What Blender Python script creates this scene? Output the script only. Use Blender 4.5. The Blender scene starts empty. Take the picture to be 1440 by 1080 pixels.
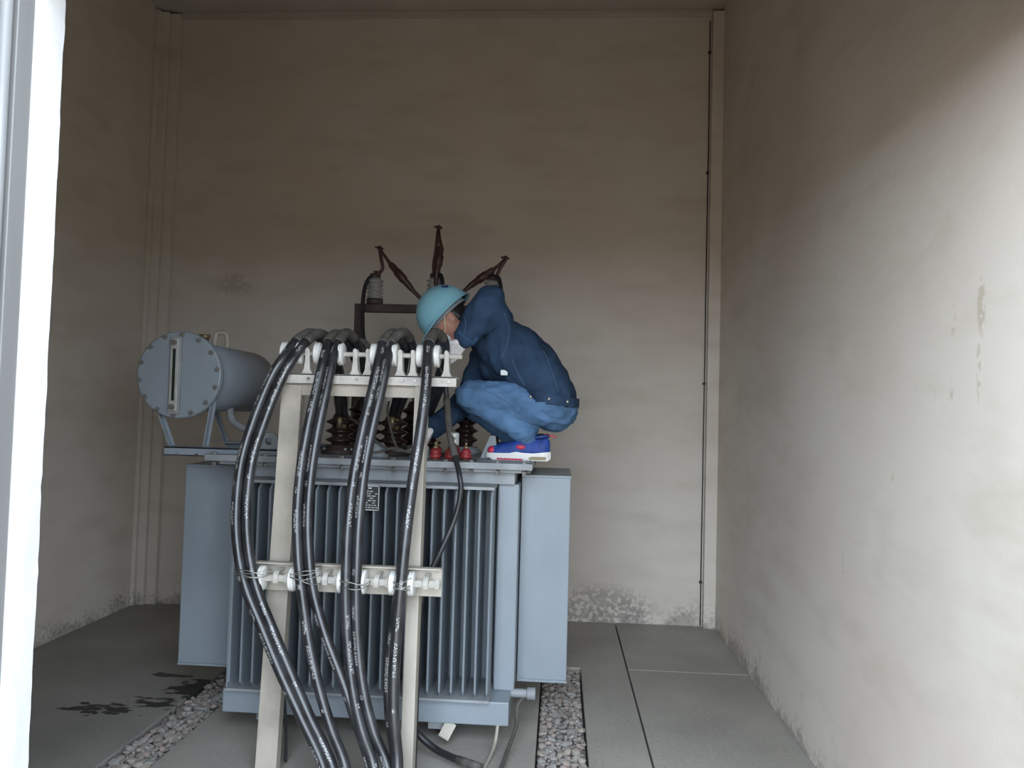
import bpy, bmesh, math, random
from mathutils import Vector, Matrix, Quaternion, noise
random.seed(7)
SC = bpy.context.scene
COL = SC.collection
V = Vector

# ------------------------------------------------------------------ camera
YAW, PITCH, ROLL, FPX, CAMZ = 0.0625, 0.038, 0.0267, 1072.0, 1.5
FWD = V((-math.sin(YAW)*math.cos(PITCH), math.cos(YAW)*math.cos(PITCH), math.sin(PITCH)))
R0 = V((math.cos(YAW), math.sin(YAW), 0)); U0 = R0.cross(FWD)
RGT = R0*math.cos(ROLL)+U0*math.sin(ROLL); UPV = U0*math.cos(ROLL)-R0*math.sin(ROLL)
cam_d = bpy.data.cameras.new('camera'); cam = bpy.data.objects.new('camera', cam_d); COL.objects.link(cam)
cam_d.sensor_width = 36.0; cam_d.lens = 36.0*FPX/1440.0; cam_d.clip_start = 0.02
m3 = Matrix((RGT, UPV, -FWD)).transposed()
cam.matrix_world = Matrix.Translation((0, 0, CAMZ)) @ m3.to_4x4()
SC.camera = cam
def P(px, py, Y):                       # point on the plane y=Y seen at photo pixel (px,py)
    d = FWD + RGT*((px-720)/FPX) - UPV*((py-540)/FPX)
    return V((0, 0, CAMZ)) + d*(Y/d.y)

# ------------------------------------------------------------------ sky, exposure
world = bpy.data.worlds.new('overcast_sky'); SC.world = world; world.use_nodes = True
bg = world.node_tree.nodes['Background']
# hazy overcast sky, somewhat brighter towards the horizon
wn, wl = world.node_tree.nodes, world.node_tree.links
wtc = wn.new('ShaderNodeTexCoord'); wsp = wn.new('ShaderNodeSeparateXYZ'); wl.new(wtc.outputs['Generated'], wsp.inputs[0])
wr_ = wn.new('ShaderNodeMapRange'); wr_.inputs['From Min'].default_value = 0; wr_.inputs['From Max'].default_value = 1
wr_.inputs['To Min'].default_value = 1.12; wr_.inputs['To Max'].default_value = 0.75
wl.new(wsp.outputs['Z'], wr_.inputs['Value']); wl.new(wr_.outputs['Result'], bg.inputs[1])
bg.inputs[0].default_value = (0.75, 0.865, 1.0, 1)
SC.view_settings.view_transform = 'Standard'; SC.view_settings.look = 'None'
SC.view_settings.gamma = 1.0; SC.view_settings.use_curve_mapping = False
SC.view_settings.exposure = 3.05

# room dimensions (metres)
XL, XR, YB, HC = -3.136, 1.146, 5.62, 4.52
YF0, YF1 = 1.52, 1.667                  # front wall outer / inner face
OX0, OX1, OZ = -1.185, 1.09, 2.50        # door opening
por_d = bpy.data.lights.new('door_portal', 'AREA'); por_d.shape = 'RECTANGLE'
por_d.size = OX1-OX0; por_d.size_y = OZ; por_d.cycles.is_portal = True
por = bpy.data.objects.new('door_portal', por_d); COL.objects.link(por)
por.location = ((OX0+OX1)/2, YF0-0.01, OZ/2); por.rotation_euler = (math.radians(90), 0, 0)

# ------------------------------------------------------------------ materials
def newmat(name):
    m = bpy.data.materials.new(name); m.use_nodes = True
    return m, m.node_tree.nodes, m.node_tree.links, m.node_tree.nodes['Principled BSDF']
def mat(name, col, rough=0.6, metal=0.0, var=0.12, scale=8.0, bump=0.0, bscale=60.0, spec=0.5, col2=None, stretch=None, detail=5.0):
    m, n, l, b = newmat(name)
    tc = n.new('ShaderNodeTexCoord'); src = tc.outputs['Object']
    if stretch:
        mp = n.new('ShaderNodeMapping'); mp.inputs['Scale'].default_value = stretch
        l.new(src, mp.inputs['Vector']); src = mp.outputs['Vector']
    nz = n.new('ShaderNodeTexNoise'); nz.inputs['Scale'].default_value = scale; nz.inputs['Detail'].default_value = detail
    l.new(src, nz.inputs['Vector'])
    rp = n.new('ShaderNodeValToRGB')
    c2 = col2 or tuple(min(1, c*(1+var)) for c in col); c1 = tuple(c*(1-var) for c in col)
    rp.color_ramp.elements[0].position = 0.32; rp.color_ramp.elements[1].position = 0.68
    rp.color_ramp.elements[0].color = (*c1, 1); rp.color_ramp.elements[1].color = (*c2, 1)
    l.new(nz.outputs['Fac'], rp.inputs['Fac']); l.new(rp.outputs['Color'], b.inputs['Base Color'])
    b.inputs['Roughness'].default_value = rough; b.inputs['Metallic'].default_value = metal
    b.inputs['Specular IOR Level'].default_value = spec
    if bump:
        n2 = n.new('ShaderNodeTexNoise'); n2.inputs['Scale'].default_value = bscale; n2.inputs['Detail'].default_value = 4
        l.new(src, n2.inputs['Vector'])
        bp = n.new('ShaderNodeBump'); bp.inputs['Strength'].default_value = bump; bp.inputs['Distance'].default_value = 0.01
        l.new(n2.outputs['Fac'], bp.inputs['Height']); l.new(bp.outputs['Normal'], b.inputs['Normal'])
    return m

def plaster(name, base, dirt, blots=(), base_band=True):
    """old whitewash: cloudy tone, trowel streaks, flaking damp zone along the floor, small tan scuffs"""
    m, n, l, b = newmat(name)
    geo = n.new('ShaderNodeNewGeometry'); pos = geo.outputs['Position']
    def noi(scale, detail=5, st=(1, 1, 1)):
        mp = n.new('ShaderNodeMapping'); mp.inputs['Scale'].default_value = st; l.new(pos, mp.inputs['Vector'])
        z = n.new('ShaderNodeTexNoise'); z.inputs['Scale'].default_value = scale; z.inputs['Detail'].default_value = detail
        l.new(mp.outputs['Vector'], z.inputs['Vector']); return z.outputs['Fac']
    def ramp(src, p0, p1, c0=(0, 0, 0, 1), c1=(1, 1, 1, 1)):
        r = n.new('ShaderNodeValToRGB'); e = r.color_ramp.elements
        e[0].position, e[1].position, e[0].color, e[1].color = p0, p1, c0, c1
        l.new(src, r.inputs['Fac']); return r.outputs['Color']
    def mix(f, a, c):
        x = n.new('ShaderNodeMix'); x.data_type = 'RGBA'
        if isinstance(f, float): x.inputs[0].default_value = f
        else: l.new(f, x.inputs[0])
        for i, s in ((6, a), (7, c)):
            if isinstance(s, tuple): x.inputs[i].default_value = (*s[:3], 1)
            else: l.new(s, x.inputs[i])
        return x.outputs[2]
    def mth(op, a, c=None):
        x = n.new('ShaderNodeMath'); x.operation = op
        for i, s in enumerate((a, c)):
            if s is None: continue
            if isinstance(s, (int, float)): x.inputs[i].default_value = s
            else: l.new(s, x.inputs[i])
        return x.outputs[0]
    cloud = ramp(noi(1.1, 6), 0.35, 0.7)
    streak = ramp(noi(2.2, 6, (1, 1, 3.0)), 0.48, 0.75)
    c = mix(cloud, base, (base[0]*.93, base[1]*.88, base[2]*.87))
    c = mix(mth('MULTIPLY', streak, 0.45), c, dirt)
    sep = n.new('ShaderNodeSeparateXYZ'); l.new(pos, sep.inputs[0])
    fine = noi(38, 5)
    if base_band:
        h = mth('ADD', sep.outputs['Z'], mth('MULTIPLY', mth('SUBTRACT', noi(4.5, 4), 0.5), 0.55))
        low = ramp(h, 0.03, 0.17, (1, 1, 1, 1), (0, 0, 0, 1))
        flake = ramp(fine, 0.45, 0.6)
        c = mix(mth('MULTIPLY', low, mth('MULTIPLY', flake, 0.6)), c, (0.33, 0.30, 0.26))
        edge = ramp(h, 0.0, 0.05, (1, 1, 1, 1), (0, 0, 0, 1))
        c = mix(mth('MULTIPLY', edge, 0.4), c, (0.16, 0.145, 0.125))
    for (cx, cy, cz, rx, ry, rz, th, col, amt) in blots:
        s = n.new('ShaderNodeVectorMath'); s.operation = 'SUBTRACT'; l.new(pos, s.inputs[0]); s.inputs[1].default_value = (cx, cy, cz)
        d = n.new('ShaderNodeVectorMath'); d.operation = 'DIVIDE'; l.new(s.outputs[0], d.inputs[0]); d.inputs[1].default_value = (rx, ry, rz)
        ln = n.new('ShaderNodeVectorMath'); ln.operation = 'LENGTH'; l.new(d.outputs[0], ln.inputs[0])
        inside = ramp(ln.outputs['Value'], 0.55, 1.0, (1, 1, 1, 1), (0, 0, 0, 1))
        grit = ramp(fine, th, th+0.08)
        c = mix(mth('MULTIPLY', mth('MULTIPLY', inside, grit), amt), c, col)
    l.new(c, b.inputs['Base Color']); b.inputs['Roughness'].default_value = 0.9
    b.inputs['Specular IOR Level'].default_value = 0.2
    bp = n.new('ShaderNodeBump'); bp.inputs['Strength'].default_value = 0.22; bp.inputs['Distance'].default_value = 0.012
    hh = mth('ADD', mth('MULTIPLY', fine, 0.35), mth('MULTIPLY', noi(6, 5, (1, 1, 2)), 0.9))
    l.new(hh, bp.inputs['Height']); l.new(bp.outputs['Normal'], b.inputs['Normal'])
    return m

def concrete(name, base, stains=()):
    m, n, l, b = newmat(name)
    geo = n.new('ShaderNodeNewGeometry'); pos = geo.outputs['Position']
    def noi(scale, detail=6, st=(1, 1, 1)):
        mp = n.new('ShaderNodeMapping'); mp.inputs['Scale'].default_value = st; l.new(pos, mp.inputs['Vector'])
        z = n.new('ShaderNodeTexNoise'); z.inputs['Scale'].default_value = scale; z.inputs['Detail'].default_value = detail
        l.new(mp.outputs['Vector'], z.inputs['Vector']); return z.outputs['Fac']
    def ramp(src, p0, p1, c0=(0, 0, 0, 1), c1=(1, 1, 1, 1)):
        r = n.new('ShaderNodeValToRGB'); e = r.color_ramp.elements
        e[0].position, e[1].position, e[0].color, e[1].color = p0, p1, c0, c1
        l.new(src, r.inputs['Fac']); return r.outputs['Color']
    c = ramp(noi(1.7), 0.3, 0.72, (*[x*0.82 for x in base], 1), (*[x*1.12 for x in base], 1))
    f = n.new('ShaderNodeMix'); f.data_type = 'RGBA'; f.blend_type = 'MULTIPLY'; f.inputs[0].default_value = 1
    l.new(c, f.inputs[6]); l.new(ramp(noi(55), 0.3, 0.7, (0.86, 0.86, 0.86, 1), (1, 1, 1, 1)), f.inputs[7]); c = f.outputs[2]
    rough = None
    for (cx, cy, rx, ry, th, amt) in stains:
        s = n.new('ShaderNodeVectorMath'); s.operation = 'SUBTRACT'; l.new(pos, s.inputs[0]); s.inputs[1].default_value = (cx, cy, 0)
        d = n.new('ShaderNodeVectorMath'); d.operation = 'DIVIDE'; l.new(s.outputs[0], d.inputs[0]); d.inputs[1].default_value = (rx, ry, 1)
        ln = n.new('ShaderNodeVectorMath'); ln.operation = 'LENGTH'; l.new(d.outputs[0], ln.inputs[0])
        inside = ramp(ln.outputs['Value'], 0.2, 1.0, (1, 1, 1, 1), (0, 0, 0, 1))
        a = n.new('ShaderNodeMath'); a.operation = 'MULTIPLY_ADD'; l.new(inside, a.inputs[0]); a.inputs[1].default_value = 0.30
        l.new(noi(17, 4, (0.6, 1.3, 1)), a.inputs[2])
        k = ramp(a.outputs[0], th, th+0.05)
        mm = n.new('ShaderNodeMath'); mm.operation = 'MULTIPLY'; l.new(k, mm.inputs[0]); l.new(ramp(ln.outputs['Value'], 0.85, 1.15, (amt, amt, amt, 1), (0, 0, 0, 1)), mm.inputs[1])
        x = n.new('ShaderNodeMix'); x.data_type = 'RGBA'; l.new(mm.outputs[0], x.inputs[0]); l.new(c, x.inputs[6]); x.inputs[7].default_value = (0.022, 0.02, 0.018, 1)
        c = x.outputs[2]
    l.new(c, b.inputs['Base Color']); b.inputs['Roughness'].default_value = 0.72; b.inputs['Specular IOR Level'].default_value = 0.35
    bp = n.new('ShaderNodeBump'); bp.inputs['Strength'].default_value = 0.12; bp.inputs['Distance'].default_value = 0.01
    l.new(noi(40), bp.inputs['Height']); l.new(bp.outputs['Normal'], b.inputs['Normal'])
    return m

def cable_mat(name, v0):
    m, n, l, b = newmat(name)
    uv = n.new('ShaderNodeUVMap'); sp = n.new('ShaderNodeSeparateXYZ'); l.new(uv.outputs[0], sp.inputs[0])
    def mth(op, a, c):
        x = n.new('ShaderNodeMath'); x.operation = op
        for i, s in enumerate((a, c)):
            if isinstance(s, (int, float)): x.inputs[i].default_value = s
            else: l.new(s, x.inputs[i])
        return x.outputs[0]
    band = mth('LESS_THAN', mth('ABSOLUTE', mth('SUBTRACT', sp.outputs['Y'], v0), 0), 0.048)
    def noi(su, sv):
        mp = n.new('ShaderNodeMapping'); mp.inputs['Scale'].default_value = (su, sv, 1); l.new(uv.outputs[0], mp.inputs['Vector'])
        z = n.new('ShaderNodeTexNoise'); z.inputs['Scale'].default_value = 1.0; z.inputs['Detail'].default_value = 1.0
        l.new(mp.outputs['Vector'], z.inputs['Vector']); return z.outputs['Fac']
    dash = mth('MULTIPLY', mth('GREATER_THAN', noi(190, 20), 0.52), mth('GREATER_THAN', noi(9, 0.1), 0.51))
    mk = mth('MULTIPLY', mth('MULTIPLY', band, dash), 0.6)
    x = n.new('ShaderNodeMix'); x.data_type = 'RGBA'; l.new(mk, x.inputs[0])
    dust = n.new('ShaderNodeTexNoise'); dust.inputs['Scale'].default_value = 14; dust.inputs['Detail'].default_value = 5
    tc = n.new('ShaderNodeTexCoord'); l.new(tc.outputs['Object'], dust.inputs['Vector'])
    rp = n.new('ShaderNodeValToRGB'); rp.color_ramp.elements[0].color = (0.012, 0.012, 0.014, 1); rp.color_ramp.elements[1].color = (0.045, 0.046, 0.05, 1)
    rp.color_ramp.elements[0].position = .35; rp.color_ramp.elements[1].position = .75
    l.new(dust.outputs['Fac'], rp.inputs['Fac']); l.new(rp.outputs['Color'], x.inputs[6]); x.inputs[7].default_value = (0.55, 0.55, 0.53, 1)
    l.new(x.outputs[2], b.inputs['Base Color']); b.inputs['Roughness'].default_value = 0.30; b.inputs['Specular IOR Level'].default_value = 0.75
    return m

TAN = (0.50, 0.42, 0.31)
M = {}
WB = (0.72, 0.665, 0.585); WD = (0.54, 0.47, 0.38)
def rwall(px, py):                       # a spot on the right wall
    d = FWD + RGT*((px-720)/FPX) - UPV*((py-540)/FPX); t = XR/d.x; q = V((0, 0, CAMZ))+d*t; return q
blR = []
for (px, py, ry, rz, th, amt) in ((1380, 430, .025, .10, .44, .7), (1340, 440, .02, .08, .5, .6), (1376, 520, .015, .10, .46, .6),
                                  (1338, 545, .012, .05, .46, .6), (1255, 670, .012, .06, .45, .6), (1185, 800, .012, .08, .46, .5)):
    q = rwall(px, py); blR.append((q.x, q.y, q.z, .1, ry, rz, th, TAN, amt))
M['wall_r'] = plaster('whitewash_right', WB, WD, blR)
q1 = P(330, 400, YB); q2 = P(845, 835, YB); q3 = P(325, 385, YB)
M['wall_b'] = plaster('whitewash_back', WB, WD, [(q1.x, YB, q1.z, .16, .2, .10, .40, (0.36, 0.31, 0.25), .4), (q2.x, YB, q2.z-.12, .42, .2, .22, .42, (0.26, 0.235, 0.205), .55)])
M['wall_l'] = plaster('whitewash_left', WB, WD)
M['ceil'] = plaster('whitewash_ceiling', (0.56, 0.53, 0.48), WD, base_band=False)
M['jamb'] = mat('white_jamb_paint', (0.72, 0.72, 0.71), 0.7, var=0.05, scale=5, bump=0.25, bscale=25)
M['floor'] = concrete('grey_concrete', (0.33, 0.315, 0.285), [
    (-2.20, 3.66, .34, .13, .69, .9), (-2.0, 3.76, .22, .12, .70, .9), (-1.80, 3.98, .26, .20, .58, .9), (-2.12, 4.16, .22, .06, .68, .8)])
M['slab'] = concrete('grey_concrete_slab', (0.41, 0.385, 0.34))
M['earth'] = mat('packed_earth', (0.25, 0.175, 0.105), 0.95, var=0.2, scale=2)
M['steel_door'] = mat('galvanised_door', (0.27, 0.27, 0.265), 0.42, 0.3, var=0.12, scale=3, stretch=(1, 1, .2))
M['stone'] = [mat('gravel_%s' % k, c, 0.9, var=.25, scale=25, bump=.4, bscale=70) for k, c in
              (('tan', (0.42, 0.365, 0.315)), ('grey', (0.37, 0.35, 0.325)), ('pink', (0.43, 0.345, 0.31)), ('dark', (0.25, 0.22, 0.20)))]
M['tpaint'] = mat('blue_grey_paint', (0.255, 0.29, 0.32), 0.42, var=0.07, scale=5, bump=.03, bscale=90, stretch=(1, 1, .5))
M['tpaint_dusty'] = mat('dusty_grey_paint', (0.28, 0.295, 0.305), 0.6, var=0.16, scale=11)
M['bolt'] = mat('zinc_bolt', (0.32, 0.31, 0.29), 0.38, 0.75, var=.2, scale=30)
M['dark_steel'] = mat('rusty_brown_steel', (0.055, 0.034, 0.028), 0.7, .1, var=.35, scale=20)
M['sleeve'] = mat('brown_shrink_tube', (0.050, 0.018, 0.014), 0.5, var=.3, scale=25)
M['porcelain_brown'] = mat('brown_porcelain', (0.028, 0.016, 0.012), 0.22, var=.3, scale=20, spec=.6)
M['porcelain_grey'] = mat('grey_porcelain', (0.26, 0.25, 0.225), 0.35, var=.15, scale=20)
M['porcelain_white'] = mat('white_porcelain', (0.78, 0.77, 0.73), 0.28, var=.07, scale=18)
M['cream'] = mat('cream_painted_steel', (0.47, 0.43, 0.36), 0.6, var=.16, scale=9, bump=.1, bscale=50, stretch=(1, 1, .35))
M['cream_dull'] = mat('weathered_cream_steel', (0.40, 0.355, 0.295), 0.65, var=.18, scale=7, bump=.1, bscale=50)
M['whitemetal'] = mat('whitewashed_iron', (0.52, 0.495, 0.445), 0.55, var=.14, scale=22, bump=.1, bscale=80)
M['rubber'] = mat('black_rubber', (0.02, 0.02, 0.022), 0.4, var=.3, scale=12)
M['dustrubber'] = mat('dusty_rubber_tape', (0.085, 0.078, 0.068), 0.75, var=.3, scale=35, bump=.3, bscale=120)
M['wire'] = mat('tie_wire', (0.42, 0.40, 0.36), 0.4, .7, var=.2, scale=40)
M['red'] = mat('red_resin', (0.24, 0.024, 0.026), 0.45, var=.15, scale=20)
M['brass'] = mat('brass', (0.28, 0.21, 0.12), 0.45, .7, var=.15, scale=20)
M['glass'] = mat('gauge_slot', (0.02, 0.025, 0.02), 0.15, var=.2)
M['gaugeframe'] = mat('gauge_frame', (0.50, 0.51, 0.47), 0.4, .3, var=.1, scale=20)
M['plate_black'] = mat('plate_black', (0.03, 0.032, 0.036), 0.4, var=.2)
M['plate_white'] = mat('plate_white', (0.62, 0.63, 0.62), 0.45, var=.06)
M['denim_dark'] = mat('navy_denim', (0.026, 0.051, 0.095), 0.85, var=.28, scale=9, bump=.35, bscale=45, spec=.2)
M['denim_sleeve'] = mat('lighter_denim_sleeve', (0.04, 0.085, 0.17), 0.85, var=.28, scale=9, bump=.35, bscale=45, spec=.2)  # lighter blue than the jacket denim, used on the cuffs
M['denim_light'] = mat('faded_denim', (0.085, 0.165, 0.29), 0.85, var=.30, scale=8, bump=.35, bscale=50, spec=.2)
M['stitch'] = mat('stitch_thread', (0.07, 0.125, 0.21), 0.8, var=.1)
M['skin'] = mat('skin', (0.48, 0.24, 0.17), 0.5, var=.1, scale=12)
M['hair'] = mat('black_hair', (0.012, 0.010, 0.009), 0.5, var=.3, scale=60, stretch=(1, 1, .2))
M['helmet'] = mat('light_blue_plastic', (0.24, 0.50, 0.58), 0.35, var=.06, scale=5)
M['lining'] = mat('black_lining', (0.012, 0.012, 0.014), 0.8, var=.2)
M['band'] = mat('grey_webbing', (0.24, 0.27, 0.29), 0.8, var=.15)
M['logo'] = mat('dark_blue_print', (0.02, 0.05, 0.20), 0.5, var=.05)
M['strap'] = mat('mask_elastic', (0.72, 0.58, 0.36), 0.7, var=.05)
M['maskw'] = mat('mask_fabric', (0.70, 0.72, 0.72), 0.8, var=.05)
M['glove'] = mat('white_knit_glove', (0.66, 0.63, 0.62), 0.9, var=.14, scale=70, bump=.5, bscale=160)
M['shoe'] = mat('blue_shoe_mesh', (0.014, 0.050, 0.25), 0.6, var=.3, scale=30, bump=.3, bscale=150)
M['sole'] = mat('white_sole', (0.76, 0.74, 0.70), 0.5, var=.06)
M['shoe_red'] = mat('red_trim', (0.50, 0.03, 0.07), 0.5, var=.12, scale=30)
M['olive'] = mat('tan_sole_insert', (0.27, 0.22, 0.12), 0.6, var=.1)
M['eye'] = mat('eye', (0.02, 0.015, 0.012), 0.2, var=.1)
M['cable'] = [cable_mat('printed_black_cable_%s' % k, v) for k, v in (('front', .50), ('side', .40), ('low', .58))]

# ------------------------------------------------------------------ builders
def link(name, me, m, parent=None):
    o = bpy.data.objects.new(name, me); COL.objects.link(o)
    if m is not None and not me.materials: me.materials.append(m)
    if parent is not None:
        o.parent = parent
        o.matrix_parent_inverse = parent.matrix_basis.inverted()
    return o
def share(src, parent, loc=None, rot=None, scale=None):
    o = bpy.data.objects.new(src.name.split('.')[0], src.data); COL.objects.link(o)
    o.matrix_basis = src.matrix_basis.copy()
    if parent is not None:
        o.parent = parent; o.matrix_parent_inverse = parent.matrix_basis.inverted()
    if loc is not None: o.location = loc
    if rot is not None: o.rotation_euler = rot
    if scale is not None: o.scale = scale
    return o
def thing(name, label, cat, loc=(0, 0, 0), group=None):
    o = bpy.data.objects.new(name, None); COL.objects.link(o); o.empty_display_size = .1
    o.location = loc; o['label'] = label; o['category'] = cat
    if group: o['group'] = group
    return o
def tag(o, label, cat, group=None, kind=None):
    o['label'] = label; o['category'] = cat
    if group: o['group'] = group
    if kind: o['kind'] = kind
    return o
def struct(o, label=None):
    o['kind'] = 'structure'
    if label: o['label'] = label
    return o

class MB:
    def __init__(s): s.v = []; s.f = []; s.sm = []; s.uv = {}
    def add(s, vs, fs, smooth=False):
        b = len(s.v); s.v += [V(v) for v in vs]
        for f in fs: s.f.append([b+i for i in f]); s.sm.append(smooth)
        return b
    def box(s, a, b):
        x0, y0, z0 = a; x1, y1, z1 = b
        s.add([(x0,y0,z0),(x1,y0,z0),(x1,y1,z0),(x0,y1,z0),(x0,y0,z1),(x1,y0,z1),(x1,y1,z1),(x0,y1,z1)],
              [(0,3,2,1),(4,5,6,7),(0,1,5,4),(1,2,6,5),(2,3,7,6),(3,0,4,7)]); return s
    def beam(s, p, q, w, h, up=(0, 0, 1)):
        p, q, up = V(p), V(q), V(up); d = (q-p).normalized(); a = d.cross(up)
        if a.length < 1e-4: a = d.cross(V((0, 1, 0)))
        a.normalize(); c = a.cross(d)
        r = [(-1,-1),(1,-1),(1,1),(-1,1)]
        s.add([p+a*(w/2*i)+c*(h/2*j) for i, j in r]+[q+a*(w/2*i)+c*(h/2*j) for i, j in r],
              [(0,1,2,3),(7,6,5,4),(0,4,5,1),(1,5,6,2),(2,6,7,3),(3,7,4,0)]); return s
    def lathe(s, base, axis, prof, n=20, smooth=True):
        base = V(base); ax = V(axis).normalized(); a = ax.orthogonal().normalized(); c = ax.cross(a)
        b = len(s.v); k = len(prof)
        vs = []
        for (r, h) in prof:
            for i in range(n):
                t = 2*math.pi*i/n; vs.append(base+ax*h+a*(r*math.cos(t))+c*(r*math.sin(t)))
        fs = []
        for j in range(k-1):
            for i in range(n):
                fs.append((j*n+i, j*n+(i+1) % n, (j+1)*n+(i+1) % n, (j+1)*n+i))
        s.add(vs, fs, smooth)
        for j, rev in ((0, True), (k-1, False)):
            ring = [b+j*n+i for i in range(n)]
            s.f.append(ring[::-1] if rev else ring); s.sm.append(False)
        return s
    def cyl(s, p, q, r, n=12, r2=None):
        p, q = V(p), V(q); return s.lathe(p, q-p, [(r, 0), (r if r2 is None else r2, (q-p).length)], n)
    def sphere(s, c, r, nu=14, nv=8, sc=(1, 1, 1)):
        c = V(c); vs = [c+V((0, 0, r*sc[2]))]; fs = []
        for j in range(1, nv):
            ph = math.pi*j/nv
            for i in range(nu):
                t = 2*math.pi*i/nu
                vs.append(c+V((r*sc[0]*math.sin(ph)*math.cos(t), r*sc[1]*math.sin(ph)*math.sin(t), r*sc[2]*math.cos(ph))))
        vs.append(c-V((0, 0, r*sc[2])))
        for i in range(nu): fs.append((0, 1+i, 1+(i+1) % nu))
        for j in range(nv-2):
            for i in range(nu):
                a = 1+j*nu; fs.append((a+i, a+nu+i, a+nu+(i+1) % nu, a+(i+1) % nu))
        e = len(vs)-1; a = 1+(nv-2)*nu
        for i in range(nu): fs.append((a+i, e, a+(i+1) % nu))
        s.add(vs, fs, True); return s
    def tube(s, pts, r, n=10, ref=(0, -1, 0), radii=None):
        pts = [V(p) for p in pts]; b = len(s.v); L = 0; vs = []; ref = V(ref)
        tang = [(pts[min(i+1, len(pts)-1)]-pts[max(i-1, 0)]).normalized() for i in range(len(pts))]
        a = ref - tang[0]*ref.dot(tang[0])
        if a.length < 1e-3: a = tang[0].orthogonal()
        a.normalize(); us = []
        for i, p in enumerate(pts):
            if i: L += (p-pts[i-1]).length
            us.append(L); a = (a-tang[i]*a.dot(tang[i])).normalized(); c = tang[i].cross(a)
            rr = radii[i] if radii else r
            for k in range(n):
                t = 2*math.pi*k/n; vs.append(p+a*(rr*math.cos(t))+c*(rr*math.sin(t)))
        fs = []
        f0 = len(s.f)
        for i in range(len(pts)-1):
            for k in range(n):
                fs.append((i*n+k, i*n+(k+1) % n, (i+1)*n+(k+1) % n, (i+1)*n+k))
                s.uv[f0+len(fs)-1] = [(us[i], k/n), (us[i], (k+1)/n), (us[i+1], (k+1)/n), (us[i+1], k/n)]
        s.add(vs, fs, True)
        s.f.append([b+k for k in range(n)][::-1]); s.sm.append(False)
        s.f.append([b+(len(pts)-1)*n+k for k in range(n)]); s.sm.append(False)
        return s
    def prism(s, outline, d):               # planar outline (3D points) pushed along vector d
        o = [V(p) for p in outline]; d = V(d); n = len(o)
        s.add(o+[p+d for p in o], [tuple(range(n))[::-1], tuple(range(n, 2*n))]+[(i, (i+1) % n, n+(i+1) % n, n+i) for i in range(n)]); return s
    def mesh(s, name, bevel=0.0):
        me = bpy.data.meshes.new(name); me.from_pydata([tuple(v) for v in s.v], [], s.f)
        me.polygons.foreach_set('use_smooth', s.sm)
        if s.uv:
            u = me.uv_layers.new(name='UVMap')
            for fi, cs in s.uv.items():
                p = me.polygons[fi]
                for k, li in enumerate(p.loop_indices): u.data[li].uv = cs[k]
        bm = bmesh.new(); bm.from_mesh(me)
        bmesh.ops.recalc_face_normals(bm, faces=bm.faces)
        if bevel:
            bmesh.ops.bevel(bm, geom=[e for e in bm.edges if len(e.link_faces) == 2 and e.calc_face_angle() > .6], offset=bevel, segments=2, affect='EDGES', profile=.6, clamp_overlap=True)
        bm.to_mesh(me); bm.free(); me.update()
        return me
    def build(s, name, m, parent=None, bevel=0.0):
        return link(name, s.mesh(name, bevel), m, parent)

def spline(pts, k=8):
    pts = [V(p) for p in pts]; out = []
    e = [pts[0]*2-pts[1]]+pts+[pts[-1]*2-pts[-2]]
    for i in range(1, len(e)-2):
        a, b, c, d = e[i-1], e[i], e[i+1], e[i+2]
        for j in range(k):
            t = j/k; out.append(.5*((2*b)+(c-a)*t+(2*a-5*b+4*c-d)*t*t+(3*b-a-3*c+d)*t**3))
    out.append(pts[-1]); return out

def blob(name, shapes, voxel, smooth_it, m, parent=None, wrinkle=0.0, wscale=10.0, seed=0, stretch=V((1, 1, 1))):
    """shapes: ('c', p, q, r0, r1) round cones, ('e', centre, (rx,ry,rz), matrix3) ellipsoids -> fused into one continuous skin"""
    mb = MB()
    for s in shapes:
        if s[0] == 'c':
            p, q, r0, r1 = V(s[1]), V(s[2]), s[3], s[4]
            d = q-p; L = d.length; prof = []
            for i in range(7): t = -math.pi/2+i*math.pi/12; prof.append((max(1e-4, r0*math.cos(t)), r0*math.sin(t)))
            for i in range(7): t = i*math.pi/12; prof.append((max(1e-4, r1*math.cos(t)), L+r1*math.sin(t)))
            mb.lathe(p, d, prof, 20)
        else:
            c, r, mt = V(s[1]), s[2], s[3] if len(s) > 3 and s[3] else Matrix.Identity(3)
            t = MB(); t.sphere((0, 0, 0), 1, 24, 16, r)
            mb.add([c+mt @ v for v in t.v], t.f, True)
    me = mb.mesh(name+'_src'); o = bpy.data.objects.new(name, me); COL.objects.link(o)
    r = o.modifiers.new('r', 'REMESH'); r.mode = 'VOXEL'; r.voxel_size = voxel; r.use_smooth_shade = True
    if smooth_it:
        sm = o.modifiers.new('s', 'SMOOTH'); sm.iterations = smooth_it; sm.factor = .5
    dg = bpy.context.evaluated_depsgraph_get(); ev = o.evaluated_get(dg)
    new = bpy.data.meshes.new_from_object(ev, depsgraph=dg)
    bpy.data.objects.remove(o); bpy.data.meshes.remove(me)
    new.name = name
    if wrinkle:
        cs = [v.co.copy() for v in new.vertices]; ns = [v.normal.copy() for v in new.vertices]
        off = V((seed*3.1, seed*1.7, seed*.9))
        for v, c, nn in zip(new.vertices, cs, ns):
            q = V((c.x*stretch.x, c.y*stretch.y, c.z*stretch.z))*wscale+off
            h = 1-abs(noise.noise(q))*2.2 + .5*noise.noise(q*2.3)
            v.co = c+nn*(wrinkle*h)
    new.materials.clear(); new.materials.append(m)
    new.polygons.foreach_set('use_smooth', [True]*len(new.polygons)); new.update()
    return link(name, new, m, parent)

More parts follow.
